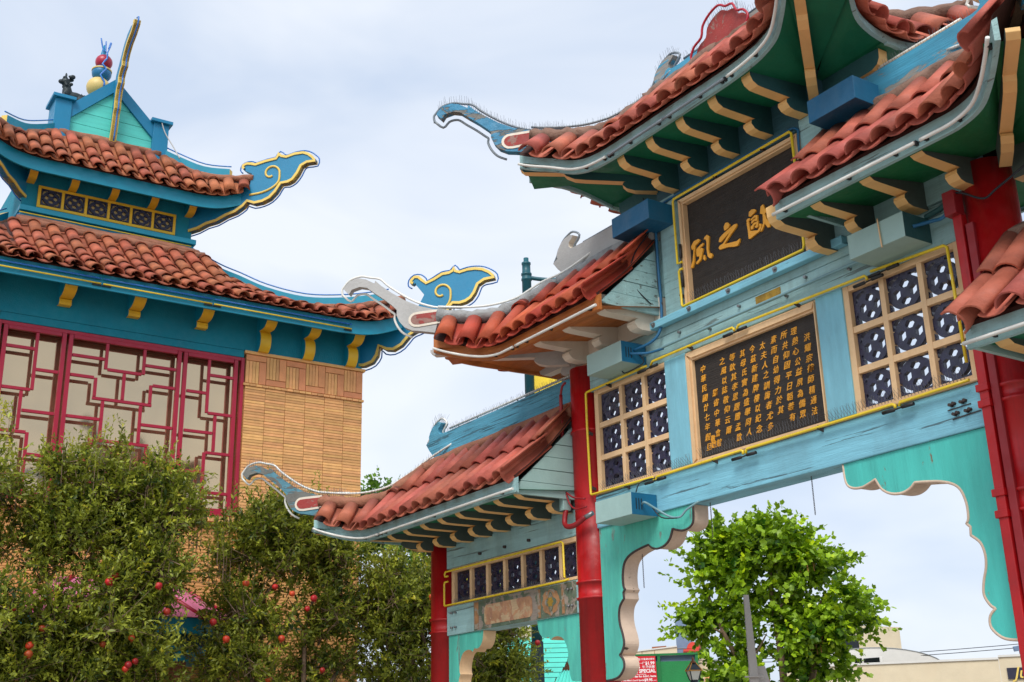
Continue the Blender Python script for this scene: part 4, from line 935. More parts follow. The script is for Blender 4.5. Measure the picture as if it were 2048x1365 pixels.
def window():
    win = MB(); y0, y1, z0, z1 = -4.40, -.965, 4.81, 7.185
    for a, b in ((y0, y0+.12), (y1-.07, y1), (-3.565, -3.405), (-1.975, -1.815)):
        pass
    fr = MB(); X0, X1 = XW-.06, XW-.005
    for a, b in ((y0, y0+.05), (y1-.05, y1)): fr.box(X0-.02, X1, a, b, z0, z1)
    fr.box(X0-.02, X1-.002, y0+.05, y1-.05, z1-.05, z1); fr.box(X0-.02, X1-.002, y0+.05, y1-.05, z0, z0+.05)
    w = fr.build('window', 'lattice_red', bld, bevel=.004)
    m1 = 5.99; b = .042; XA, XB = XW-.05, XW-.012
    def v(y, za, zb): MB().box(XA, XB, y-b/2, y+b/2, min(za, zb), max(za, zb)).build('lattice_bar', 'lattice_red', w, bevel=.003)
    def h(z, ya, yb): MB().box(XA+.001, XB-.001, ya, yb, z-b/2, z+b/2).build('lattice_bar', 'lattice_red', w, bevel=.003)
    for y in (-4.29, -3.535, -3.445, -1.935, -1.845, -1.09): MB().box(XA-.01, XB+.006, y-.028, y+.028, z0+.052, z1-.052).build('sash_post', 'lattice_red', w, bevel=.003)
    for a, c in ((-4.29, -3.535), (-3.445, -1.935), (-1.845, -1.09)):
        for z in (z1-.075, z0+.075): MB().box(XA-.008, XB+.004, a+.034, c-.034, z-.026, z+.026).build('sash_rail', 'lattice_red', w, bevel=.003)
    top = 7.08
    P1 = [('h', 6.85, -4.26, -3.90), ('v', -3.88, top, 6.28), ('h', 6.57, -3.86, -3.57), ('h', 6.28, -4.26, -3.90), ('v', -4.01, 6.25, 5.99)]
    P1c = [('h', 5.99, -3.98, -3.57)]
    P2 = [('h', 6.85, -3.41, -2.975), ('v', -2.95, top, 6.71), ('h', 6.71, -2.924, -2.456), ('v', -2.43, top, 6.71), ('h', 6.85, -2.405, -1.97), ('v', -2.69, 6.684, 6.306),
          ('h', 6.57, -3.41, -3.096), ('v', -3.07, 6.57, 6.306), ('h', 6.28, -3.096, -2.284), ('v', -2.31, 6.306, 6.57), ('h', 6.57, -2.284, -1.97), ('v', -2.95, 6.254, 5.99), ('v', -2.43, 6.254, 5.99)]
    P2c = [('h', 5.99, -3.41, -2.976), ('h', 5.99, -2.404, -1.97)]
    mir = lambda L: [(t, 2*YC-a, b_, c_) if t == 'v' else (t, a, 2*YC-c_, 2*YC-b_) for t, a, b_, c_ in L]
    for L in (P1, P2, mir(P1)):
        for t, a, c, d in L:
            if t == 'v': v(a, c, d); v(a, 2*m1-c, 2*m1-d)
            else: h(a, c, d); h(2*m1-a, c, d)
    for t, a, c, d in P1c+P2c+mir(P1c): h(a, c, d)
    for a, c in ((-4.40, -3.49), (-3.49, -1.89), (-1.89, -.965)): MB().box(XW-.20, XW-.185, a+.001, c-.001, z0, z1).build('pane', 'tan_glass', w)
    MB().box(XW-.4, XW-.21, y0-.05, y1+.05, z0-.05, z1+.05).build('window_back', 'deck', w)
window()
BB('frieze', -20.5, XW+.002, 2*YC-.94, .94, 7.302, 7.86, 'stucco_teal'); BB('frieze', -20.5, XW-.004, -4.39, -.98, 7.19, 7.300, 'stucco_teal')
bb = dict(sp=.258, expo=.44, w=1.0, clear=.10, mat='terracotta_old', soffit='soffit_teal', fmat='paint_teal', fascia=(.07, .20), sag=.045)
LOWH = [(-3.13, 9.52), (-2.54, 9.13), (-2.156, 8.93), (-1.66, 8.67), (-1.0, 8.44), (-.376, 8.36), (.1, 8.355), (.4, 8.375), (.66, 8.42)]
def hip_pt(x0, y0, s, z): return (x0+s*.70711, y0+s*.70711, z)
def zint(L, s):
    for (a, b), (c, d) in zip(L, L[1:]):
        if s <= c: return b+(d-b)*(s-a)/(c-a)
    return L[-1][1]
def lowpairs():
    P = []
    for y in (YC, -2.0, -1.25): P.append(((-15.55, y, 7.83), (-17.55, y, 9.20), (XW, y, 7.84)))
    for y in (-.9, -.5, -.1, .2, .45): 
        s = (y-.97)/.70711; P.append(((-15.55, y, 7.83 if y < .4 else 7.84), (-16.2+s*.70711, y, zint(LOWH, s)), (XW, y, 7.84)))
    for E, s in (((-15.55, .65, 7.855), -.30), ((-15.54, .85, 7.89), 0.0), ((-15.53, 1.06, 7.96), .33), ((-15.53, 1.3, 8.07), .62)):
        P.append((E, hip_pt(-16.2, .97, s, zint(LOWH, s)), (XW, .95, 7.84)))
    return P
UPH = [(-.70, 11.25), (-.317, 11.02), (.163, 10.77), (.627, 10.66), (1.05, 10.61)]
def uppairs():
    P = []
    for y in (YC, -2.2, -1.86): P.append(((-17.30, y, 10.21), (-18.36, y, 11.24), (-17.9, y, 10.22)))
    for y in (-1.7, -1.5): 
        s = (y+1.35)/.70711; P.append(((-17.30, y, 10.21), (-17.9+s*.70711, y, zint(UPH, s)), (-17.9, y, 10.22)))
    for E, s in (((-17.29, -1.3, 10.22), .10), ((-17.27, -1.1, 10.25), .40), ((-17.22, -.87, 10.32), .72), ((-17.15, -.66, 10.42), 1.02)):
        P.append((E, hip_pt(-17.9, -1.35, s, zint(UPH, s)), (-17.9, -1.37, 10.22)))
    return P
UT = [(-.04, 9.766), (.12, 9.80), (.273, 9.868), (.44, 9.90), (.612, 9.982), (.77, 10.03), (.904, 10.117), (.965, 10.19), (1.09, 10.14), (1.23, 10.155), (1.36, 10.21), (1.46, 10.312), (1.544, 10.445), (1.66, 10.45), (1.749, 10.493), (1.83, 10.60), (1.889, 10.724), (1.98, 10.77), (2.124, 10.772), (2.12, 10.83), (2.076, 10.887), (2.0, 10.95), (1.909, 10.987), (1.76, 10.985), (1.613, 10.947), (1.54, 10.97), (1.475, 11.028), (1.455, 10.98), (1.434, 10.939), (1.25, 10.915), (1.076, 10.874), (1.0, 10.90), (.923, 10.91), (.85, 10.88), (.836, 10.826), (.87, 10.79), (.91, 10.80), (.90, 10.76), (1.02, 10.70), (1.0, 10.5), (.6, 10.34), (-.04, 10.30)]
LT = [(-.12, 7.345), (.03, 7.34), (.169, 7.39), (.245, 7.50), (.271, 7.645), (.38, 7.575), (.5, 7.559), (.64, 7.63), (.771, 7.78), (.86, 7.83), (.95, 7.86), (1.0, 7.93), (1.12, 7.90), (1.25, 7.93), (1.36, 8.05), (1.42, 8.19), (1.464, 8.239), (1.57, 8.225), (1.674, 8.249), (1.76, 8.30), (1.825, 8.39), (1.88, 8.52), (1.98, 8.58), (2.143, 8.60), (2.13, 8.66), (2.06, 8.73), (1.95, 8.79), (1.831, 8.813), (1.70, 8.81), (1.574, 8.78), (1.52, 8.80), (1.484, 8.866), (1.45, 8.81), (1.40, 8.785), (1.286, 8.776), (1.15, 8.70), (1.03, 8.65), (.98, 8.70), (.91, 8.765), (.83, 8.77), (.77, 8.71), (.767, 8.655), (.81, 8.63), (.86, 8.65), (.87, 8.61), (1.0, 8.44), (.9, 8.25), (.5, 8.08), (-.12, 7.97)]
def tail_building(part, x0, y0, O, nrim, fn, spiral):
    pos = lambda s, z, w: fn(x0+s*.70711+w*.70711, y0+s*.70711-w*.70711, z)
    MB().prism(O, pos, -.045, .045, 0, 0).build('tail_board', 'tail_building', part, bevel=.004)
    rim = O[:nrim]; inn = off2(rim, .042); mb = MB(); n = len(rim)
    for w0, w1 in ((-.062, .062),):
        A = [pos(a, b, w0) for a, b in rim]; Bq = [pos(a, b, w1) for a, b in rim]; Cq = [pos(a, b, w0) for a, b in inn]; D = [pos(a, b, w1) for a, b in inn]
        for i in range(n-1):
            mb.add([A[i], A[i+1], Bq[i+1], Bq[i], Cq[i], Cq[i+1], D[i+1], D[i]], [(0, 1, 2, 3), (4, 7, 6, 5), (0, 4, 5, 1), (3, 2, 6, 7)], [1, 0, 0, 0])
    mb.build('tail_trim', ['yellow_trim', 'yellow_paint'], part, fix=False)
    for sw in (-.05, .05): MB().tube(smooth_pts([pos(a, b, sw) for a, b in spiral], 4), .019, 6).build('scroll_trim', 'yellow_trim', part, fix=False)
    neon(part, [pos(a, b, -.02) for a, b in off2(rim, -.05)], 'neon_blue', .009, 2)
def spiral(cs, cz, r=.13, tail=()):
    P = [(cs+(r*(.35+.65*t))*math.cos(a), cz+(r*(.35+.65*t))*math.sin(a)) for t, a in [(k/12, R(-60-k*25)) for k in range(13)]]
    return P+list(tail)
def b_roof(name, P, x0, y0, hipL, O, nrim, ys, mort_m, cut):
    mort = MB(); F2 = (idm, myb)
    hipc = [hip_pt(x0, y0, s, z+.0) for s, z in hipL]
    for F in F2: lump_tube(mort, [Vector(F(*a))+V(0, 0, .01) for a in hipc], .085, 0)
    lump_tube(mort, [Vector(P[2][1]), Vector(P[0][1]), Vector(myb(*P[2][1]))], .12, 0)
    if 'lower' in name: lump_tube(mort, [Vector(P[2][1])+V(-.15, -.05, .10), Vector(P[0][1])+V(-.15, 0, .10), Vector(myb(*P[2][1]))+V(-.15, .05, .10)], .13, 0)
    part = mort.build(name, mort_m, bld, fix=False); pans, d, s, f = MB(), MB(), MB(), MB()
    lay_strip(part, pans, d, s, f, P, bb, True)
    L = xfp(P, myb)
    lay_strip(part, pans, d, s, f, L if not cut else L[:cut], bb, True)
    if cut: lay_strip(part, pans, d, s, f, L[cut-1:], bb, False)
    D = lambda x, y, z: (x0+(y-y0), y0+(x-x0), z); k0 = 3
    E = [tuple(Vector(D(*q)) for q in p) for p in P[k0:]]
    for F in F2: lay_strip(part, pans, d, s, f, xfp(E, F), bb, False, False, False)
    for F in F2:
        Ec, Wc = Vector(P[-1][0]), Vector(P[-1][2]); Ed = Vector(D(*Ec)); s.add([F(*Wc), F(*(Ec+V(-.06, -.04, -.15))), F(*(Ed+V(-.04, -.06, -.15)))], [(0, 1, 2)])
    finish_roof(part, pans, d, s, f, bb)
    for F in F2:
        mb = MB()   # painted board riding on the hip
        lo = [(s, z+.03) for s, z in hipL[:-1]]; hi = [(s, z+.17) for s, z in hipL[:-1]]
        mb.prism([tuple(p[:2]) for p in smooth_pts([(a, b, 0) for a, b in lo], 4)]+[tuple(p[:2]) for p in smooth_pts([(a, b, 0) for a, b in hi[::-1]], 4)], lambda a, b, w: F(x0+a*.70711+w*.70711, y0+a*.70711-w*.70711, b), -.05, .05, 0, 1)
        mb.build('hip_board', ['paint_teal', 'yellow_trim'], part)
        neon(part, [F(*hip_pt(x0, y0, s, z+.235)) for s, z in hipL[:-1]], 'neon_blue', .009, 4)
    return part
rLow = b_roof('lower_roof', lowpairs(), -16.2, .97, LOWH, LT, 42, None, 'mortar_red', 7)
rUp = b_roof('upper_roof', uppairs(), -17.9, -1.35, UPH, UT, 37, None, 'mortar_red', 0)
for F in (idm, myb):
    tail_building(rUp, -17.9, -1.35, UT, 36, F, spiral(1.36, 10.66, .15, [(1.50, 10.50), (1.40, 10.40), (1.22, 10.33), (1.0, 10.31)]))
    tail_building(rLow, -16.2, .97, LT, 43, F, spiral(1.28, 8.45, .15, [(1.42, 8.30), (1.34, 8.18), (1.2, 8.1), (1.05, 8.05)]))
def building_trim():
    arcp = lambda P, a, b: P[:a]+arc2(P[a:b+1], 4)+P[b+1:]
    O = (1, 0, 0); S = (0, 1, 0); m = ['yellow_paint', 'paint_teal']
    prl = [(0, 0), (.05, -.01), (.14, .06), (.17, .16), (.12, .27), (.11, .31), (.28, .31), (.36, .36), (.42, .47), (.43, .56), (0, .56)]
    prs = [(0, 0), (.06, -.01), (.12, .03), (.115, .08), (.24, .08), (.34, .13), (.40, .22), (.42, .34), (0, .34)]
    prl = [(0, 0), (.05, -.005)]+arc2([(.09, .0), (.15, .07), (.17, .16), (.15, .25), (.10, .31)], 4)+arc2([(.13, .31), (.27, .31), (.36, .36), (.42, .46), (.43, .56)], 4)+[(0, .56)]
    prs = [(0, 0), (.11, -.005), (.125, .03), (.12, .075), (.07, .085)]+arc2([(.10, .085), (.24, .09), (.35, .14), (.41, .23), (.42, .34)], 4)+[(0, .34)]
    for y in (.713, -.005, -.717, 2*YC+.717, 2*YC+.005): bracket(rLow, 'bracket', (XW, y, 7.3), O, S, 7.295, m, 1, .165, prl)
    for y in (-1.68, -2.66, -3.60): bracket(rLow, 'bracket', (XW, y, 7.5), O, S, 7.50, m, 1, .165, prs)
    pru = [(0, 0)]+arc2([(.04, .0), (.18, .02), (.28, .10), (.32, .22)], 4)+[(0, .22)]
    for y in (-3.92, -3.30, -2.685, -2.06, -1.44): bracket(rUp, 'bracket', (-17.9, y, 10.0), O, S, 10.02, m, 1, .12, pru)
    # eave tubes
    for (a, b) in ((-5.4, -3.27), (-3.24, -1.72), (-1.69, .46)):
        neon(rLow, [(-15.59, a, 7.70), (-15.59, b, 7.70)], 'neon_yellow', .011, 1); neon(rLow, [(-15.585, a, 7.77), (-15.585, b, 7.77)], 'neon_blue', .010, 1)
        for y in (a+.05, b-.05): MB().box(-15.63, -15.595, y-.06, y+.06, 7.67, 7.69).build('tube_electrode', 'black_rubber', rLow)
    # upper storey
    st = BB('upper_storey', -21, -17.9, 2*YC+1.36, -1.36, 9.2, 10.3, 'stucco_teal', bevel=0)
    BB('ledge', -18.3, -17.74, 2*YC+1.32, -1.32, 9.50, 9.585, 'paint_teal'); BB('ledge', -18.3, -17.80, 2*YC+1.34, -1.34, 9.36, 9.497, 'paint_teal')
    neon(st, [(-17.74, -4.05, 9.455), (-17.74, -1.4, 9.455)], 'neon_yellow', .009, 1); neon(st, [(-17.74, -4.07, 9.40), (-17.74, -1.38, 9.40)], 'neon_blue', .010, 1)
    fr = MB(); X0, X1 = -17.9, -17.862; y0, y1, z0, z1 = -3.79, -1.64, 9.645, 10.01
    fr.box(X0, X1, y0, y1, z0, z0+.045).box(X0, X1, y0, y1, z1-.045, z1).box(X0, X1-.001, y0, y0+.045, z0+.045, z1-.045).box(X0, X1-.001, y1-.045, y1, z0+.045, z1-.045)
    w = fr.build('frieze_frame', 'yellow_paint', st, bevel=.003); pt = (y1-y0-.045)/6
    MB().box(-17.899, -17.893, y0+.02, y1-.02, z0+.02, z1-.02).build('frieze_back', 'tan_back', w)
    for k in range(1, 6): MB().box(X0, X1-.002, y0+pt*k, y0+pt*k+.045, z0+.045, z1-.045).build('mullion', 'yellow_paint', w, bevel=.003)
    for k in range(6):
        mm = Matrix.Translation((-17.878, y0+.045+pt*k+(pt-.045)/2, (z0+z1)/2)) @ Euler((math.pi/2, 0, math.pi/2)).to_matrix().to_4x4() @ Matrix.Diagonal(((pt-.045)/.29, (z1-z0-.09)/.29, .8, 1))
        inst('ceramic_block', BLOCK, mm, w)
building_trim()
def turret():
    X = -18.36; root = MB()
    root.prism([(-3.40, 11.0), (-1.97, 11.0), (-1.97, 11.62), (YC+.02, 12.34), (-3.40, 11.62)], YZ(X-.02), -2.2, 0); t = root.build('roof_turret', 'paint_teal', bld)
    zs = [11.25, 11.47, 11.69, 11.91, 12.13, 12.30]
    for a, b in zip(zs, zs[1:]):
        hw = lambda z: max(.02, min(.70, .70*(12.36-z)/(12.36-11.66)))
        MB().prism([(YC-hw(a), a), (YC+hw(a), a), (YC+hw(b), b-.008), (YC-hw(b), b-.008)], YZ(X), 0, .02).build('gable_board', 'aqua_board', t, bevel=.003)
    for s in (-1, 1): MB().prism([(YC, 12.44), (YC+s*.75, 11.70), (YC+s*.75, 11.44), (YC, 12.20)], YZ(X), .022, .07).build('barge_board', 'tail_building', t, bevel=.004)
    for s in (-1, 1):
        y = YC+s*.80; MB().box(X-.35, X+.10, y-.13, y+.13, 11.1, 11.80).build('corner_post', 'tail_building', t, bevel=.005); MB().box(X-.4, X+.16, y-.18, y+.18, 11.802, 11.86).build('post_cap', 'tail_building', t, bevel=.005)
    # ridge tail pointing out of the gable, seen end on
    O = [(.05, 11.25), (.10, 11.45), (.14, 11.72), (.19, 11.80), (.17, 11.95), (.22, 12.15), (.30, 12.24), (.28, 12.38), (.36, 12.50), (.45, 12.56), (.44, 12.68), (.52, 12.84), (.66, 12.98), (.86, 13.08), (1.02, 13.22), (1.04, 13.30), (.95, 13.33), (.90, 13.26), (.80, 13.28), (.60, 13.22), (.42, 13.08), (.3, 12.9), (.18, 12.72), (.05, 12.55), (.0, 12.2), (-.02, 11.25)]
    nr = 17; O = [(u*.92, v if v < 12.2 else 12.2+(v-12.2)*.78) for u, v in O]
    f = lambda u, v, w: (X+.07+u, YC+.02+w, v)
    MB().prism(O, f, -.045, .045, 0, 1).build('tail_board', ['tail_building', 'yellow_trim'], t, bevel=.004)
    rim = O[:nr]; inn = off2(rim, .05); mb = MB()
    for i in range(nr-1):
        A, Bq, Cq, D = [[f(p[0], p[1], w) for p in L] for L, w in ((rim, -.052), (rim, .052), (inn, -.052), (inn, .052))]
        mb.add([A[i], A[i+1], Bq[i+1], Bq[i], Cq[i], Cq[i+1], D[i+1], D[i]], [(0, 1, 2, 3), (4, 7, 6, 5), (0, 4, 5, 1), (3, 2, 6, 7)])
    mb.build('tail_trim', 'yellow_trim', t, fix=False)
    neon(t, [f(a, b, 0) for a, b in off2(rim, -.05)], 'neon_blue', .010, 2)
    neon(t, [(X+.12, YC+.78, 11.87), (X+.20, YC+.84, 11.6), (X+.35, YC+.95, 11.3), (X+.6, YC+1.0, 10.98)], 'primer_grey', .010, 4)
    # finial of stacked balls
    fi = MB().lathe([(.05, 12.2), (.05, 13.2), (.05, 13.22), (.012, 13.42)], (-18.95, -2.79, 0), 12).build('finial', 'tail_building', t)
    MB().ball((-18.95, -2.82, 12.56), (.20, .20, .19), 22, 14).build('finial_ball', 'ball_cream', fi, fix=False); MB().ball((-18.95, -2.79, 12.85), (.165, .165, .15), 22, 14).build('finial_ball', 'ball_blue', fi, fix=False)
    MB().ball((-18.95, -2.77, 13.08), (.145, .145, .14), 22, 14).build('finial_ball', 'ball_red', fi, fix=False)
    MB().lathe([(.168, 12.885), (.170, 12.9), (.168, 12.915)], (-18.95, -2.79, 0), 24).build('ball_band', 'ball_cream', fi)
    for s in (-1, 0, 1):
        neon(fi, [(-18.80, -2.79+.03*s, 13.2), (-18.82, -2.79+.06*s, 13.30), (-18.84, -2.79+.09*s, 13.42+.05*(s < 0)), (-18.85, -2.79+.075*s, 13.43), (-18.84, -2.79+.05*s, 13.30)], 'neon_blue', .009, 3)
    neon(fi, [(-18.78, -2.77, 13.2), (-18.79, -2.76, 13.08), (-18.78, -2.83, 12.95), (-18.76, -2.76, 12.86), (-18.76, -2.85, 12.72), (-18.74, -2.78, 12.6), (-18.74, -2.78, 12.5)], 'neon_blue', .012, 2)
    return t
turret()
def guardian():
    g = MB(); c = V(-18.45, -3.40, 11.862)
    def b(dx, dy, dz, r): g.ball((c.x+dx, c.y+dy, c.z+dz), r, 10, 7)
    b(0, .12, .13, (.07, .16, .08)); b(0, -.02, .19, (.075, .08, .13)); b(0, -.06, .36, (.07, .075, .08)); b(.02, -.13, .34, (.045, .05, .04))
    for s in (-1, 1):
        b(.05*s, .04, .46, (.03, .045, .04)); b(.055*s, -.07, .06, (.03, .035, .09)); b(.055*s, -.09, .0, (.03, .05, .025)); b(.06*s, .2, .06, (.035, .06, .07)); b(.045*s, -.1, .42, (.02, .02, .02))
    for k in range(9): b(random.uniform(-.07, .07), -.02+random.uniform(-.05, .06), .28+.02*k, (.03, .03, .03))
    b(0, -.06, .49, (.015, .02, .05)); b(0, .02, .48, (.02, .05, .03))
    for k in range(6): b(0, .24+.035*k, .15+.02*(k % 2)-.012*k, (.035, .03, .05-.003*k))
    for k in range(5): g.tube([(c.x, c.y+.2+.04*k, c.z+.16), (c.x, c.y+.225+.045*k, c.z+.25-.012*k)], [.012, .004], 5)
    o = g.build('guardian_lion', 'bronze', None, fix=False)
    md = o.modifiers.new('weld', 'REMESH'); md.mode = 'VOXEL'; md.voxel_size = .013; md.use_smooth_shade = True
    tag(o, 'small dark bronze guardian lion perched on a blue corner post of the roof turret', 'statue')
guardian()
def canopy():
    pl = [(XW, -4.1), (-15.5, -3.75), (-15.2, -3.3), (-15.2, -1.77), (-15.75, -1.05), (XW, -.98)]
    f = lambda u, v, w: (u, v, w)
    def ring(s): return [(XW+(x-XW)*s if x > XW else x, YC+.1+(y-YC-.1)*(s if s > 1 else (s+1)/2)) for x, y in pl]
    c = MB().prism(ring(.82), f, 2.955, 3.10).build('entrance_canopy', 'dark_teal', bld)
    MB().prism(pl, f, 3.10, 3.29).build('canopy_fascia', 'paint_teal', c, bevel=.004); MB().prism(ring(.93), f, 2.76, 2.95).build('canopy_fascia', 'paint_teal', c, bevel=.004)
    r = ring(1.05); mb = MB(); n = len(r)
    A = [(x, y, 3.295) for x, y in r]; T = [(XW, YC+.1+(y-YC-.1)*.45, 3.86) for x, y in r]
    for i in range(n-1): mb.add([A[i], A[i+1], T[i+1], T[i]], [(0, 1, 2, 3)])
    mb.add(A, [tuple(range(n))]); mb.build('canopy_roof', 'pink_roof', c)
    for i in range(1, n-1): MB().tube([A[i], (T[i][0], T[i][1], T[i][2]+.01)], .03, 6).build('canopy_ridge', 'lattice_red', c, fix=False)
    for y in (-3.2, -1.95): MB().box(-15.45, -15.30, y-.08, y+.08, 0, 2.76).build('canopy_post', 'wood_brown', c, bevel=.005)
    MB().box(XW-.08, XW+.02, -3.2, -1.95, 0, 2.6).build('door', 'dark_glass', c)
canopy()
# ---------------------------------------------------------------- planting
def leaf_cloud(name, parent, m, base, direc, size, kind='lance', rnd=None):
    """base, direc: (n,3) arrays; one small folded leaf per row"""
    n = len(base); d = direc/np.linalg.norm(direc, axis=1, keepdims=True)
    up = NP.normal(size=(n, 3))*.7+np.array([0, 0, 1.]); s = np.cross(d, up); s /= np.linalg.norm(s, axis=1, keepdims=True)+1e-9; nrm = np.cross(s, d)
    L = size[:, None]
    if kind == 'lance':
        w = L*.21; mid = base+d*L*.48
        V4 = np.stack([base, mid-s*w+nrm*L*.05, base+d*L-nrm*L*.10, mid+s*w+nrm*L*.05], 1); k = 4
        F = [(0, 1, 2), (0, 2, 3)]
    else:
        V4 = np.stack([base, base+d*L*.30-s*L*.44+nrm*L*.10, base+d*L*.92-s*L*.30, base+d*L*.78-nrm*L*.08, base+d*L*.92+s*L*.30, base+d*L*.30+s*L*.44+nrm*L*.10], 1); k = 6
        F = [(0, 1, 2), (0, 2, 3), (0, 3, 4), (0, 4, 5)]
    me = bpy.data.meshes.new(name); nf = len(F)
    me.vertices.add(n*k); me.vertices.foreach_set('co', V4.reshape(-1).astype(np.float32))
    idx = (np.arange(n)[:, None, None]*k+np.array(F)[None]).reshape(-1).astype(np.int32)
    me.loops.add(len(idx)); me.loops.foreach_set('vertex_index', idx); me.polygons.add(n*nf)
    me.polygons.foreach_set('loop_start', np.arange(0, len(idx), 3, dtype=np.int32)); me.polygons.foreach_set('loop_total', np.full(n*nf, 3, np.int32))
    me.update(); me.validate()
    at = me.attributes.new('rnd', 'FLOAT', 'FACE'); r = NP.random(n) if rnd is None else rnd
    at.data.foreach_set('value', np.repeat(r, nf).astype(np.float32))
    me.materials.append(MATS[m]); o = bpy.data.objects.new(name, me); put(o, parent); return o
def clumps(blobs, k, lo, hi):
    """break big ellipsoids into many small leaf clumps on and in them"""
    out = []
    for b in blobs:
        for _ in range(k):
            u = NP.normal(size=3); u /= np.linalg.norm(u); f = .55+.5*NP.random(); r = lo+(hi-lo)*NP.random()
            out.append((b[0]+u[0]*b[3]*f, b[1]+u[1]*b[4]*f, b[2]+u[2]*b[5]*f, r, r, r*.8))
    return out
def twigs(blobs, n, up=.5, shell=.55):
    """points and directions spread through a set of ellipsoids (cx,cy,cz,rx,ry,rz)"""
    Bv = np.array(blobs); wt = (Bv[:, 3]*Bv[:, 4]*Bv[:, 5])**.75; wt /= wt.sum()
    i = NP.choice(len(Bv), n, p=wt); u = NP.normal(size=(n, 3)); u /= np.linalg.norm(u, axis=1, keepdims=True)
    r = shell+(1-shell)*NP.random(n); r *= np.where(NP.random(n) < .25, NP.random(n), 1)
    p = Bv[i, :3]+u*Bv[i, 3:]*r[:, None]; d = u*.8+np.array([0, 0, up])+NP.normal(size=(n, 3))*.45
    return p, d/np.linalg.norm(d, axis=1, keepdims=True)
def leaves_on(p, d, ln, per, size, spread=.9, droop=0.):
    n = len(p); t = np.tile(np.linspace(.05, 1, per), n); P = np.repeat(p, per, 0); D = np.repeat(d, per, 0); LN = np.repeat(ln, per)
    b = P+D*(t*LN)[:, None]; b[:, 2] -= droop*(t*LN)**2
    q = D*(.55)+NP.normal(size=(n*per, 3))*spread*.6; q[:, 2] -= droop*.8
    s = size*(.7+.6*NP.random(n*per))*(1-.35*t)
    tone = np.repeat(np.clip(NP.normal(.45, .2, n), 0, 1), per); rnd = np.clip(tone+NP.normal(0, .15, n*per)+.18*(t-.5), 0, 1)
    return b, q, s, rnd
def limbs(parent, foot, tips, r0, name='trunk', m='bark', wig=.12):
    mb = MB(); foot = Vector(foot)
    for i, t in enumerate(tips):
        t = Vector(t); a = foot+V(random.uniform(-.1, .1), random.uniform(-.1, .1), 0); P = [a]
        for k in range(1, 6):
            f = k/5; q = a.lerp(t, f); q.z = a.z+(t.z-a.z)*f**.85; q += V(random.uniform(-1, 1), random.uniform(-1, 1), 0)*wig*math.sin(math.pi*f); P.append(q)
        P = smooth_pts(P, 3); mb.tube(P, [r0*(1-.8*j/(len(P)-1)) for j in range(len(P))], 7)
        for k in range(4):
            j = random.randint(len(P)//3, len(P)-2); d = V(random.uniform(-1, 1), random.uniform(-1, 1), random.uniform(.2, 1)).normalized()
            e = P[j]+d*random.uniform(.3, .8); mid = P[j].lerp(e, .5)+V(0, 0, random.uniform(-.05, .1)); mb.tube(smooth_pts([P[j], mid, e], 3), [r0*.3*(1-.12*q) for q in range(7)], 5)
    return mb.build(name, m, parent, fix=False)
def fruit_mesh():
    mb = MB().ball((0, 0, 0), (1, 1, .92), 14, 10); n = 6
    for k in range(n):
        a = 2*math.pi*k/n; mb.add([(.28*math.cos(a-.4), .28*math.sin(a-.4), -.86), (.28*math.cos(a+.4), .28*math.sin(a+.4), -.86), (.40*math.cos(a), .40*math.sin(a), -1.35)], [(0, 1, 2)])
    return mb.mesh('pomegranate', 'fruit_red')
FRUIT = fruit_mesh()
def shrub(name, label, foot, blobs, tips, ntw, shoots, fruits, leaf=.082, dx=0.):
    foot = (foot[0]+dx,)+tuple(foot[1:]); blobs = [(b[0]+dx,)+tuple(b[1:]) for b in blobs]; tips = [(b[0]+dx,)+tuple(b[1:]) for b in tips]
    shoots = [(b[0]+dx,)+tuple(b[1:]) for b in shoots]; fruits = [(b[0]+dx,)+tuple(b[1:]) for b in fruits]
    t = thing(name, label, 'tree', foot, 'pomegranate trees in front of the brick building')
    limbs(t, foot, tips, .06)
    p, d = twigs(clumps(blobs, 9, .16, .34), ntw, .5, .35); ln = .18+.3*NP.random(ntw)
    b, q, s, r = leaves_on(p, d, ln, 18, leaf)
    sh = np.array(shoots)    # x,y,z of tip, length
    k = len(sh); jit = NP.normal(size=(k*5, 3))*.07; tip = np.repeat(sh[:, :3], 5, 0)+jit*np.array([1, 1, .9]); L = np.repeat(sh[:, 3], 5)*(.55+.5*NP.random(k*5))
    d2 = NP.normal(size=(k*5, 3))*.22+np.array([0, 0, 1.]); d2 /= np.linalg.norm(d2, axis=1, keepdims=True)
    b2, q2, s2, r2 = leaves_on(tip-d2*L[:, None], d2, L, 34, leaf*.85)
    leaf_cloud('crown', t, 'leaf_pom', np.concatenate([b, b2]), np.concatenate([q, q2]), np.concatenate([s, s2]), 'lance', np.concatenate([r, np.clip(r2+.2, 0, 1)]))
    mb = MB()
    for i in range(0, ntw, 3):
        a = Vector(p[i]); e = a+Vector(d[i])*ln[i]; mb.tube([a-Vector(d[i])*.2, a, e], [.006, .004, .0015], 4, 0, False, False)
    for i in range(k*5):
        e = Vector(tip[i]); a = e-Vector(d2[i])*L[i]; mb.tube([a-V(0, 0, .25), a, e], [.006, .004, .0015], 4, 0, False, False)
    tag(mb.build('twigs', 'bark', t, fix=False), kind='stuff')
    for x, y, z in fruits:
        x += random.uniform(-.08, .30)
        rr = random.uniform(.034, .046); inst('pomegranate', FRUIT, Matrix.Translation((x, y, z)) @ Euler((random.uniform(-.6, .6), random.uniform(-.6, .6), random.uniform(0, 6))).to_matrix().to_4x4() @ Matrix.Diagonal((rr, rr, rr, 1)), t)
        MBs = None
    return t
Fx = -13.5
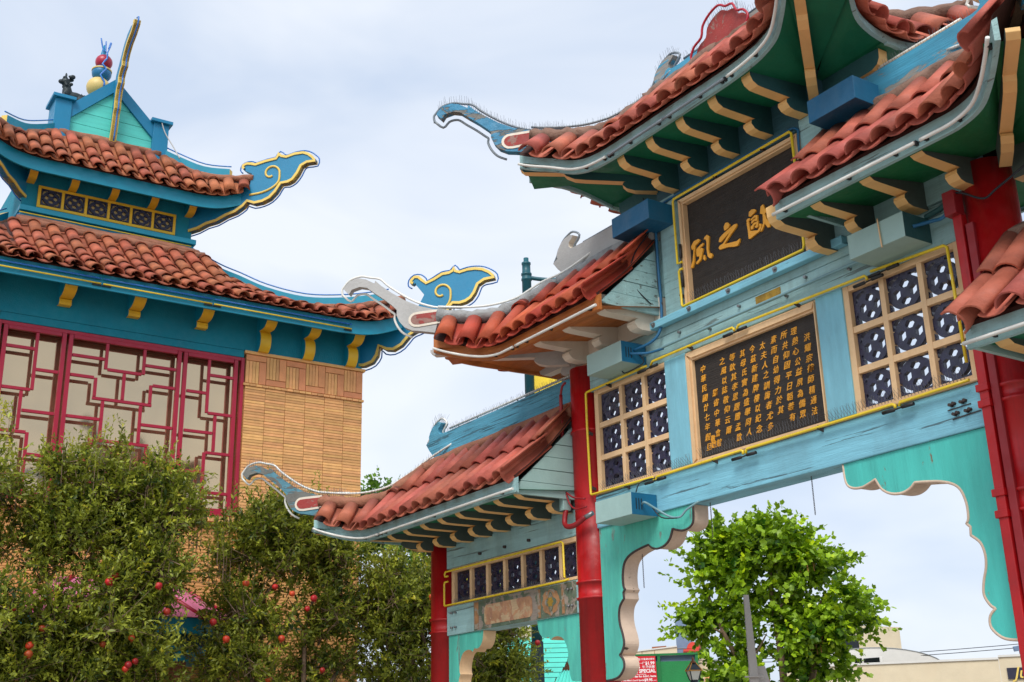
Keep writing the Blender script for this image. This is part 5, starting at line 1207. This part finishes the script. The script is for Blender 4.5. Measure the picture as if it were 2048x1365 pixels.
shrub('pomegranate_tree', 'large pomegranate tree with red fruit covering the foot of the lattice window', (-14.0, -3.9, 0),
      [(-14.0, -3.9, 3.2, .75, 1.0, 1.35), (-14.0, -4.7, 3.9, .7, .7, 1.0), (-13.9, -3.3, 3.8, .7, .8, .95), (-14.1, -2.75, 3.75, .5, .5, .65), (-13.9, -4.5, 2.4, .8, .8, 1.0), (-13.9, -3.2, 2.2, .75, .9, .9), (-14.0, -5.4, 3.4, .7, .8, 1.5), (-14.0, -3.6, 4.5, .4, .5, .5), (-14, -2.75, 4.4, .3, .3, .4), (-13.7, -4.3, 2.9, .6, .8, .7), (-13.7, -3.3, 2.9, .6, .8, .7), (-13.8, -3.7, 1.8, .8, 1.4, .6)],
      [(-14.0, -4.9, 4.2), (-13.9, -3.4, 4.3), (-14.1, -2.5, 3.9), (-13.7, -4.0, 3.5), (-14.2, -5.3, 4.0), (-13.8, -2.9, 3.0)], 6000,
      [(-13.8, -4.62, 5.45, .6), (-13.8, -4.5, 5.05, .5), (-13.8, -4.15, 5.0, .5), (-13.8, -3.62, 5.2, .6), (-13.8, -3.4, 5.38, .7), (-13.9, -3.25, 5.1, .5), (-13.8, -3.02, 5.0, .5), (-13.8, -2.8, 5.12, .6), (-13.9, -2.6, 4.75, .5), (-13.9, -2.25, 4.5, .5), (-13.8, -3.8, 5.0, .5), (-14, -5.0, 5.2, .6), (-13.9, -2.05, 4.25, .4)],
      [(Fx, -3.45, 3.42), (Fx, -3.32, 3.52), (Fx, -2.9, 3.41), (Fx, -2.75, 3.15), (Fx+.05, -4.22, 2.64), (Fx+.05, -4.2, 2.73), (Fx, -3.13, 2.85), (Fx+.05, -3.2, 2.52), (Fx+.05, -3.1, 2.60), (Fx+.1, -3.18, 2.56), (Fx, -4.4, 3.10), (Fx, -4.07, 2.92), (Fx, -3.42, 2.78)])
shrub('pomegranate_tree', 'open pomegranate tree with bare stems between the brick pier and the window', (-14.0, -1.0, 0),
      [(-14.0, -1.2, 3.7, .5, .65, .75), (-14.0, -.45, 3.6, .45, .5, .8), (-14.0, -1.6, 3.2, .45, .45, .8), (-14.0, -.9, 2.6, .6, .9, .7), (-14.1, -.1, 3.0, .45, .45, .85), (-13.9, -1.3, 4.2, .35, .4, .35), (-14.0, .5, 3.1, .5, .5, .95), (-14, -.8, 1.8, .7, 1.1, .7), (-14.0, -.35, 4.15, .3, .35, .35)],
      [(-14.0, -1.5, 3.9), (-14.0, -1.2, 3.6), (-14.0, -.33, 3.9), (-14.0, .4, 3.6), (-14.1, -1.8, 3.3)], 2700,
      [(-13.9, -1.5, 4.62, .5), (-13.9, -1.2, 4.5, .5), (-13.9, -.95, 4.62, .5), (-13.95, -.46, 5.08, .9), (-13.9, -.6, 4.6, .5), (-13.9, -.2, 4.4, .5), (-13.9, .2, 4.0, .4), (-13.9, -1.75, 4.2, .4)],
      [(Fx, -2.07, 3.10), (Fx, -1.9, 2.91), (Fx, -.86, 3.31), (Fx, -1.21, 3.58), (Fx, -1.1, 3.47), (Fx, -1.2, 2.94), (Fx, -1.18, 2.82), (Fx, -1.25, 2.48), (Fx, -.6, 2.59), (Fx, -1.65, 3.58), (Fx, -.78, 3.44)], dx=-.6)
shrub('pomegranate_tree', 'dense pomegranate tree seen under the low wing roof and through its arch', (-14.6, 1.9, 0),
      [(-14.6, 1.1, 3.1, .6, .7, .95), (-14.6, 1.9, 3.2, .7, .7, .85), (-14.6, 2.2, 2.7, .5, .40, .7), (-14.6, 1.2, 2.2, .7, .8, .8), (-14.6, 1.7, 3.75, .5, .5, .5), (-14.5, .7, 3.4, .4, .4, .6), (-14.3, 1.9, 2.6, .5, .5, .6), (-14.3, 1.6, 2.0, .6, .6, .5)],
      [(-14.6, 1.0, 3.6), (-14.6, 1.9, 3.8), (-14.7, 2.3, 3.2)], 3600,
      [(-14.5, 1.0, 4.2, .5), (-14.5, 1.5, 4.35, .5), (-14.6, 2.0, 4.2, .5), (-14.5, .6, 4.05, .4)],
      [(-13.9, 2.4, 2.97), (-13.9, 1.35, 3.55), (-13.9, .75, 3.5), (-13.95, 1.9, 3.2)])
def orchid_tree(name, label, foot, blobs, tips, ntw, leaf, m, shoots=None, pods=0, shell=.6):
    t = thing(name, label, 'tree', foot); limbs(t, foot, tips, .13, wig=.25)
    p, d = twigs(clumps(blobs, 6, .20, .42), ntw, .35, .6); ln = .25+.4*NP.random(ntw)
    b, q, s, r = leaves_on(p, d, ln, 11, leaf, .8, .25)
    if shoots is not None:
        sh = np.array(shoots); k = len(sh); tip = np.repeat(sh[:, :3], 3, 0)+NP.normal(size=(k*3, 3))*.12; L = np.full(k*3, .9)
        c = np.array(blobs)[:, :3].mean(0); d2 = tip-c; d2 /= np.linalg.norm(d2, axis=1, keepdims=True); d2 += NP.normal(size=d2.shape)*.15+np.array([0, 0, .3]); d2 /= np.linalg.norm(d2, axis=1, keepdims=True)
        b2, q2, s2, r2 = leaves_on(tip-d2*L[:, None], d2, L, 16, leaf*.95, .8, .1); b = np.concatenate([b, b2]); q = np.concatenate([q, q2]); s = np.concatenate([s, s2]); r = np.concatenate([r, np.clip(r2+.15, 0, 1)])
    leaf_cloud('crown', t, m, b, q, s, 'round', r)
    for k in range(pods):
        i = random.randrange(ntw); c = Vector(p[i]); mb = MB()
        for j in range(5):
            a = c+V(random.uniform(-.12, .12), random.uniform(-.12, .12), random.uniform(-.1, .1)); mb.bar(a, a-V(random.uniform(-.04, .04), random.uniform(-.04, .04), .2), .022, .006)
        tag(mb.build('seed_pods', 'pod_tan', t), kind='stuff')
    return t
orchid_tree('orchid_tree', 'bright green round leaved tree growing behind the central arch', (-18.4, 11.5, 0),
    [(-18.35, 11.45, 4.3, 1.1, 1.1, 1.15), (-19.1, 10.7, 4.5, .75, .75, .8), (-17.6, 12.2, 4.4, .8, .8, .85), (-18.9, 10.95, 5.45, .55, .55, .6), (-18.2, 11.6, 5.45, .7, .7, .55), (-17.35, 12.4, 3.8, .65, .65, .7), (-19.0, 10.8, 3.6, .8, .8, .7), (-18.3, 11.4, 3.0, 1.2, 1.2, .7), (-17.7, 12.0, 5.0, .5, .5, .5)],
    [(-19.2, 10.6, 4.6), (-18.2, 11.5, 5.4), (-17.5, 12.3, 4.6), (-18.6, 11.2, 4.0)], 1250, .165, 'leaf_orchid',
    [(-18.84, 10.92, 6.35), (-18.3, 11.5, 6.25), (-18.1, 11.6, 6.2), (-17.5, 12.2, 5.75), (-17.2, 12.5, 5.4), (-16.85, 12.8, 4.8), (-16.75, 12.9, 4.15), (-19.75, 9.95, 5.2), (-19.9, 9.75, 4.5), (-19.55, 10.1, 5.6), (-19.9, 9.7, 3.9), (-17.0, 12.7, 3.5)], 12)
orchid_tree('street_tree', 'leafy tree half hidden behind the corner of the brick building', (-26.6, 7.8, 0),
    [(-26.6, 7.4, 7.2, 1.1, 1.1, .9), (-26.2, 8.2, 6.2, 1.3, 1.3, 1.1), (-26.8, 6.6, 7.2, .8, .8, .9), (-25.6, 9.0, 5.6, 1.1, 1.1, .9), (-26.2, 8.0, 4.4, 1.6, 1.6, 1.1)],
    [(-26.6, 7.3, 7.4), (-26.0, 8.6, 6.4), (-26.8, 6.8, 7.3)], 900, .16, 'leaf_far', [(-26.75, 6.6, 8.45), (-26.5, 7.1, 8.15), (-26.3, 7.5, 7.7)])
# ---------------------------------------------------------------- street behind the gate
def street_lamp():
    x, y = -19.79, 6.58
    t = thing('street_lamp', 'tall teal street lamp post with ringed top and side arm behind the repaired roof', 'street lamp', (x, y, 0))
    MB().lathe([(.17, 0), (.17, .3), (.155, .5), (.135, 1.5), (.125, 3.6)], (x, y, 0), 32, flute=.10).build('fluted_base', 'lamp_dark', t)
    MB().lathe([(.105, 3.6), (.10, 11.15), (.115, 11.16), (.115, 11.2), (.10, 11.21), (.10, 11.27), (.115, 11.28), (.115, 11.32), (.092, 11.33), (.088, 11.52), (.10, 11.53), (.10, 11.57), (.055, 11.58), (.055, 11.68)], (x, y, 0), 20).build('post', 'lamp_teal', t)
    MB().tube(smooth_pts([(x, y, 11.24), (x+.18, y+.26, 11.18), (x+.40, y+.58, 11.17), (x+.8, y+1.2, 11.35), (x+1.2, y+1.8, 11.5)], 5), .045, 8).build('arm', 'lamp_teal', t, fix=False)
    MB().prism([(.1, 7.95), (1.0, 7.95), (1.0, 9.05), (.1, 9.05)], lambda s, z, w: (x+.554*s-.833*w, y+.833*s+.554*w, z), -.01, .01).build('banner', 'neon_yellow', t)
    MB().lathe([(.02, 11.35), (.2, 11.4), (.24, 11.5), (.1, 11.6), (.04, 11.66)], (x+1.25, y+1.88, 0), 16).build('lamp_head', 'lamp_teal', t)
street_lamp()
def lantern():
    x, y = -10.47, 2.29
    t = thing('lantern_post', 'black and gold lantern with pale glass in front of the green wall', 'lantern', (x, y, 0))
    MB().lathe([(.06, 0), (.05, .2), (.035, 1.0), (.03, 2.24), (.045, 2.26), (.045, 2.30)], (x, y, 0), 14).build('post', 'lamp_dark', t)
    q = lambda s, z, a=.4: [(x+s*math.cos(a+math.pi/2*k), y+s*math.sin(a+math.pi/2*k), z) for k in range(4)]
    MB().hexa(q(.052, 2.30)+q(.088, 2.395)).build('glass', 'lantern_glass', t)
    a, b = q(.056, 2.298), q(.093, 2.397)
    for k in range(4): MB().bar(a[k], b[k], .010, .010).build('frame_bar', 'lamp_dark', t)
    MB().hexa(q(.106, 2.397)+q(.106, 2.405)).build('rim', 'gold', t); MB().hexa(q(.10, 2.406)+q(.032, 2.482)).build('hood', 'lamp_dark', t)
    a, b = q(.102, 2.407), q(.034, 2.483)
    for k in range(4): MB().bar(a[k], b[k], .007, .007).build('hood_rib', 'gold', t)
    MB().lathe([(.04, 2.483), (.028, 2.495), (.03, 2.502), (.012, 2.51), (.016, 2.522), (.004, 2.55)], (x, y, 0), 10).build('finial', 'wood_brown', t)
lantern()
def grey_post():
    x, y = -8.6, 1.37; u = V(.554, .833, 0)      # across the view
    t = thing('steel_post', 'grey tapered steel post with a wide stepped base standing inside the central arch', 'post', (x, y, 0))
    def pl(P, w0, w1, n): MB().prism(P, lambda a, b, w: tuple(V(x, y, 0)+u*a+V(-.833, .554, 0)*w+V(0, 0, b)), w0, w1).build(n, 'pole_grey', t, bevel=.004)
    pl([(-.027, 2.975), (.020, 2.975), (.045, 2.31), (.075, 0), (-.06, 0), (-.032, 2.31)], -.02, .02, 'post')
    pl([(-.03, 2.305), (.125, 2.31), (.175, 2.1), (.3, 1.0), (.3, 0), (-.06, 0)], .021, .05, 'base_plate'); pl([(-.085, 2.218), (.095, 2.218), (.095, 2.205), (-.085, 2.205)], -.05, -.021, 'bracket')
grey_post()
def red_sign():
    a, b = V(-17.55, 6.30, 0), V(-16.40, 7.67, 0); d = (b-a).normalized(); n = V(d.y, -d.x, 0); rotz = math.atan2(d.y, d.x)
    w = thing('green_wall', 'green framed wall panel carrying the red menu banner', 'wall', tuple(a))
    P = lambda s, z, q: tuple(a+d*s+V(0, 0, z)-n*q)
    MB().prism([(0, 0), (1.78, 0), (1.78, 3.03), (0, 3.03)], P, .0, .12).build('panel', 'green_wall', w)
    for s in (0, 1.08, 1.74): MB().prism([(s, 0), (s+.05, 0), (s+.05, 3.13), (s, 3.13)], P, -.03, -.001).build('frame_post', 'green_frame', w, bevel=.004)
    MB().prism([(-.2, 3.131), (1.79, 3.131), (1.79, 3.165), (-.2, 3.165)], P, -.04, .05).build('top_rail', 'green_frame', w, bevel=.004)
    MB().prism([(0, 3.031), (1.78, 3.031), (1.78, 3.13), (0, 3.13)], P, .05, .06).build('clerestory', 'tower_blue', w)
    s = thing('menu_banner', 'red dim sum price banner with white lettering on the green wall', 'banner', P(.55, 2.66, -.05))
    MB().prism([(.26, 2.67), (1.06, 2.665), (1.045, 3.125), (.26, 3.13)], P, -.045, -.034).build('sheet', 'sign_red', s)
    rot = Euler((math.pi/2, 0, rotz))
    def T(body, size, x, z, al='RIGHT', off=.0, sx=1.): text_obj('lettering', body, size*1.06, P(x+.072, z, -.0465), rot, 'sign_white', s, .0008, off, 0, 1, al, sx)
    T('特價點心', .082, .70, 3.075, off=.0015); T('(堂食/外賣)歡迎惠顧', .034, .955, 3.075, off=.0004)
    T('點心大中小一律', .048, .79, 3.005, off=.0006); T('$1.99', .068, .955, 3.005, off=.0025)
    T('套餐 $9.95', .062, .70, 2.942, off=.002); T('午餐供應', .052, .955, 2.940, off=.0006)
    T('DIM SUM SPECIAL', .078, .968, 2.873, off=.0030, sx=.98); T('Monday - Friday (Except Holidays)', .022, .80, 2.822, off=.0004)
    T('$1.99 per order for A.B.C. Items', .043, .972, 2.785, off=.0015); T("Order Two Mein's Lunch Special", .038, .76, 2.722, off=.0010, sx=.9); T('$9.95', .060, .905, 2.722, off=.0022); T('per plate', .022, .975, 2.715, off=.0003)
red_sign()
def pts_wall(name, P4, th, m, parent): # vertical wall between two ground points, z0..z1
    (x0, y0), (x1, y1), z0, z1 = P4; d = V(x1-x0, y1-y0, 0); L = d.length; d.normalize(); n = V(-d.y, d.x, 0)
    return MB().prism([(0, z0), (L, z0), (L, z1), (0, z1)], lambda s, z, w: tuple(V(x0, y0, z)+d*s+n*w), 0, th).build(name, m, parent)
def far_buildings():
    # long cream building with a barrel roof
    a, b, c = (-31.5, 25.3), (-26.0, 29.72), (-24.0, 31.1)
    t = thing('cream_building', 'long cream stucco building with a pale barrel roof behind the right column', 'building', (-27, 29, 0))
    pts_wall('wall', (a, b, 0, 4.15), .3, 'stucco_cream', t); pts_wall('wall', ((b[0]+.005, b[1]+.004), c, 0, 4.22), .3, 'stucco_cream', t)
    d = V(b[0]-a[0], b[1]-a[1], 0).normalized(); n = V(-d.y, d.x, 0)
    for p, q, z in ((a, b, 4.151), (b, c, 4.221)):
        dd = V(q[0]-p[0], q[1]-p[1], 0).normalized(); nn = V(-dd.y, dd.x, 0)
        MB().prism([(-.0, z), ((V(*q, 0)-V(*p, 0)).length, z), ((V(*q, 0)-V(*p, 0)).length, z+.07), (0, z+.07)], lambda s, zz, w: tuple(V(p[0], p[1], zz)+dd*s+nn*w), -.05, .35).build('coping', 'roof_membrane', t)
    A = V(a[0], a[1], 0)
    prof = [(.9, 4.0)]+[(3.55-3.6*math.cos(R(12+156*k/16))*(.97), 3.95+.86*math.sin(R(8+164*k/16))) for k in range(17)]+[(6.9, 4.0)]
    prof = [(x*.78, z) for x, z in prof]
    rf = MB().prism(prof, lambda s, z, w: tuple(A+d*s+n*w+V(0, 0, z)), 1.2, 9.0).build('barrel_roof', 'roof_membrane', t)
    for k in range(5): MB().tube([A+d*prof[j][0]+n*(1.18+1.5*k)+V(0, 0, prof[j][1]+.005) for j in range(1, 18)], .012, 5).build('roof_seam', 'grey_panel', rf, fix=False)
    MB().prism([(.2, 4.0), (3.3, 4.0), (3.3, 4.46), (.2, 4.40)], lambda s, z, w: tuple(A+d*s+n*w+V(0, 0, z)), .5, .9).build('clerestory', 'roof_membrane', t)
    for s0, s1 in ((.5, .95), (1.05, 1.3), (2.35, 2.6), (2.66, 3.2)): MB().prism([(s0, 4.2), (s1, 4.2), (s1, 4.42), (s0, 4.40)], lambda s, z, w: tuple(A+d*s+n*w+V(0, 0, z)), .47, .51).build('window', 'dark_glass', t)
    # wall sign with a gold letter
    sb = V(b[0], b[1], 0); d2 = V(c[0]-b[0], c[1]-b[1], 0).normalized(); n2 = V(-d2.y, d2.x, 0); rz = math.atan2(d2.y, d2.x)
    sg = thing('wall_sign', 'dark wall sign with a raised gold letter on the cream building', 'sign', tuple(sb+d2*.2-n2*.06+V(0, 0, 3.5)))
    MB().prism([(.22, 3.50), (1.6, 3.50), (1.6, 3.86), (.22, 3.86)], lambda s, z, w: tuple(sb+d2*s+n2*w+V(0, 0, z)), -.06, -.003).build('panel', 'sign_dark', sg)
    text_obj('lettering', 'Ju', .52, tuple(sb+d2*.42-n2*.075+V(0, 0, 3.68)), Euler((math.pi/2, 0, rz)), 'yellow_trim', sg, .012, .004, .3, 1, 'LEFT')
    fl = thing('flood_light', 'small grey flood light on the parapet beside the right column', 'light', (-25.5, 30.3, 4.29))
    MB().bar((-25.5, 30.25, 4.29), (-25.5, 30.25, 4.42), .04, .04).build('stem', 'grey_panel', fl); MB().bar((-25.62, 30.1, 4.47), (-25.38, 30.4, 4.53), .14, .17).build('housing', 'tower_blue', fl, bevel=.02)
    # tan tower behind the tree
    tw = thing('tan_tower', 'tan building tower with a dark window behind the round leaved tree', 'building', (-31, 30.2, 0))
    MB().box(-33, -31.0, 29.0, 31, 0, 5.72).build('wall', 'stucco_cream', tw); MB().box(-31.9, -31.3, 28.95, 29.0, 4.9, 5.4).build('window', 'dark_glass', tw)
    # cream block with blue tower and a red dome awning
    cb = thing('parapet_building', 'distant cream parapet building behind the green wall', 'building', (-46, 32, 0))
    o = V(-47.6, 29.6, 0); d = V(.64, .768, 0); n = V(-.768, .64, 0)
    Q = lambda s, z, w: tuple(o+d*s+n*w+V(0, 0, z))
    MB().prism([(0, 0), (3.5, 0), (3.5, 6.16), (0, 5.85)], Q, 0, 4).build('wall', 'stucco_cream', cb); MB().prism([(-.05, 5.851), (3.5, 6.161), (3.5, 6.22), (-.05, 5.91)], Q, -.06, .3).build('coping', 'roof_membrane', cb)
    for k in range(3): MB().prism([(1.2+.6*k, 3), (1.22+.6*k, 3), (1.22+.6*k, 5.95+.05*k), (1.2+.6*k, 5.95+.05*k)], Q, -.01, .0).build('joint', 'wood_brown', cb)
    MB().prism([(.9, 6.0), (1.6, 6.05), (1.6, 6.16), (.9, 6.11)], Q, .5, 1.2).build('roof_unit', 'roof_membrane', cb); MB().prism([(2.3, 6.1), (3.0, 6.15), (3.0, 6.27), (2.3, 6.24)], Q, .5, 1.2).build('roof_unit', 'wood_brown', cb)
    bt = thing('blue_tower', 'slim grey blue tower rising behind the red dome awning', 'tower', (-45.3, 32.6, 0))
    MB().prism([(3.5, 0), (4.28, 0), (4.28, 7.45), (3.5, 7.45)], Q, .05, .9).build('shaft', 'tower_blue', bt); MB().prism([(3.48, 6.08), (4.3, 6.08), (4.3, 6.11), (3.48, 6.11)], Q, .02, .95).build('band', 'grey_panel', bt)
    rd = thing('dome_awning', 'red rounded awning over a small rooftop window', 'awning', (-44.9, 32.8, 5.4))
    mb = MB(); c = (4.25, 6.0); ar = [(c[0]+.30*math.cos(R(180*k/12)), c[1]+.30*math.sin(R(180*k/12))) for k in range(13)]
    mb.prism(ar, Q, -.9, -.1).build('dome', 'awning_red', rd); MB().prism([(4.3, 6.0), (4.85, 6.0), (4.75, 6.2), (4.6, 6.29), (4.25, 6.30)], Q, -.09, .5).build('side_cover', 'wood_brown', rd); MB().prism([(3.78, 5.86), (4.5, 5.86), (4.5, 5.99), (3.78, 5.96)], Q, -1.1, -.05).build('visor', 'awning_red', rd)
    MB().prism([(4.05, 5.5), (5.0, 5.5), (5.0, 5.86), (4.05, 5.86)], Q, -.05, .5).build('window', 'grey_panel', rd)
    lw = thing('pale_house', 'low pale building with a white ribbed roof behind the lantern', 'building', (-44.5, 33.6, 0))
    MB().prism([(4.1, 0), (5.15, 0), (5.15, 5.55), (4.1, 5.55)], Q, -.3, 1).build('wall', 'stucco_cream', lw); MB().prism([(5.151, 0), (5.6, 0), (5.6, 5.5), (5.151, 5.5)], Q, -.2, .6).build('window_bay', 'grey_panel', lw)
    mb = MB()
    mb.add([Q(5.2, 4.85, -.4), Q(7.4, 4.8, -.4), Q(7.0, 5.25, .6), Q(5.6, 5.6, 1.2)], [(0, 1, 2, 3)]); mb.build('ribbed_roof', 'roof_membrane', lw)
    for k in range(5): MB().tube([Q(5.4+.45*k, 4.86, -.39), Q(5.75+.3*k, 5.55-.07*k, 1.1-.1*k)], .025, 5).build('rib', 'grey_panel', lw, fix=False)
    ow = thing('orange_wall', 'low orange stucco wall behind the lantern', 'wall', (-44, 33.8, 0))
    MB().prism([(4.7, 0), (7.7, 0), (7.7, 4.84), (4.7, 4.86)], Q, -.9, -.5).build('face', 'stucco_orange', ow)
    # aqua tiled roofs through the side arch
    aq = thing('aqua_roof_house', 'house with a curved aqua tiled roof seen through the side arch', 'building', (-24.6, 10.6, 0))
    o2 = V(-24.75, 9.95, 0); d3 = V(.554, .833, 0); n3 = V(-.833, .554, 0)
    G = lambda s, z, w: tuple(o2+d3*s+n3*w+V(0, 0, z))
    MB().prism([(-.4, 0), (1.2, 0), (1.2, 4.6), (-.4, 4.6)], G, 1.8, 2.6).build('wall', 'stucco_cream', aq)
    for k in range(10):
        z0 = 3.02+.125*k; w0 = -.15+.13*k; e = .28+.055*k+.012*k*k*.5
        e = .30+.56*(1-((9-k)/9)**2)
        mb = MB().add([G(-.7, z0, w0), G(e, z0, w0), G(e+.06, z0+.16, w0+.17), G(-.7, z0+.16, w0+.17), G(-.7, z0-.03, w0), G(e, z0-.03, w0)], [(0, 1, 2, 3), (4, 5, 1, 0)])
        rw = mb.build('tile_course', 'aqua_tile', aq); MB().tube([G(-.7, z0-.012, w0-.01), G(e, z0-.012, w0-.01), G(e+.05, z0+.04, w0+.08)], .008, 4).build('course_edge', 'lamp_dark', rw, fix=False)
    MB().prism([(.28, 2.9), (.42, 3.2), (.74, 3.75), (1.2, 3.9), (1.2, 2.9)], G, 1.2, 1.25).build('gable', 'wood_brown', aq)
    lo = MB().add([G(.35, 2.95, -.3), G(1.4, 2.95, -.3), G(1.1, 3.42, .3), G(.56, 3.42, .3)], [(0, 1, 2, 3)]).build('porch_roof', 'aqua_tile', aq)
    for k in range(9): MB().tube([G(.4+.11*k, 2.96, -.29), G(.62+.065*k, 3.43, .3)], .018, 5).build('roof_rib', 'aqua_tile', lo, fix=False)
    # wires
    for k, dz in enumerate((0, .12)):
        w = MB().tube(smooth_pts([(-40, 22, 4.75+dz), (-30.0, 28.3, 4.45+dz), (-22, 33.2, 4.75+dz)], 8), .012, 4).build('overhead_wire', 'cable_black', None, fix=False)
        tag(w, ('lower', 'upper')[k]+' thin dark overhead wire passing the barrel roof', 'wire', 'overhead wires')
far_buildings()
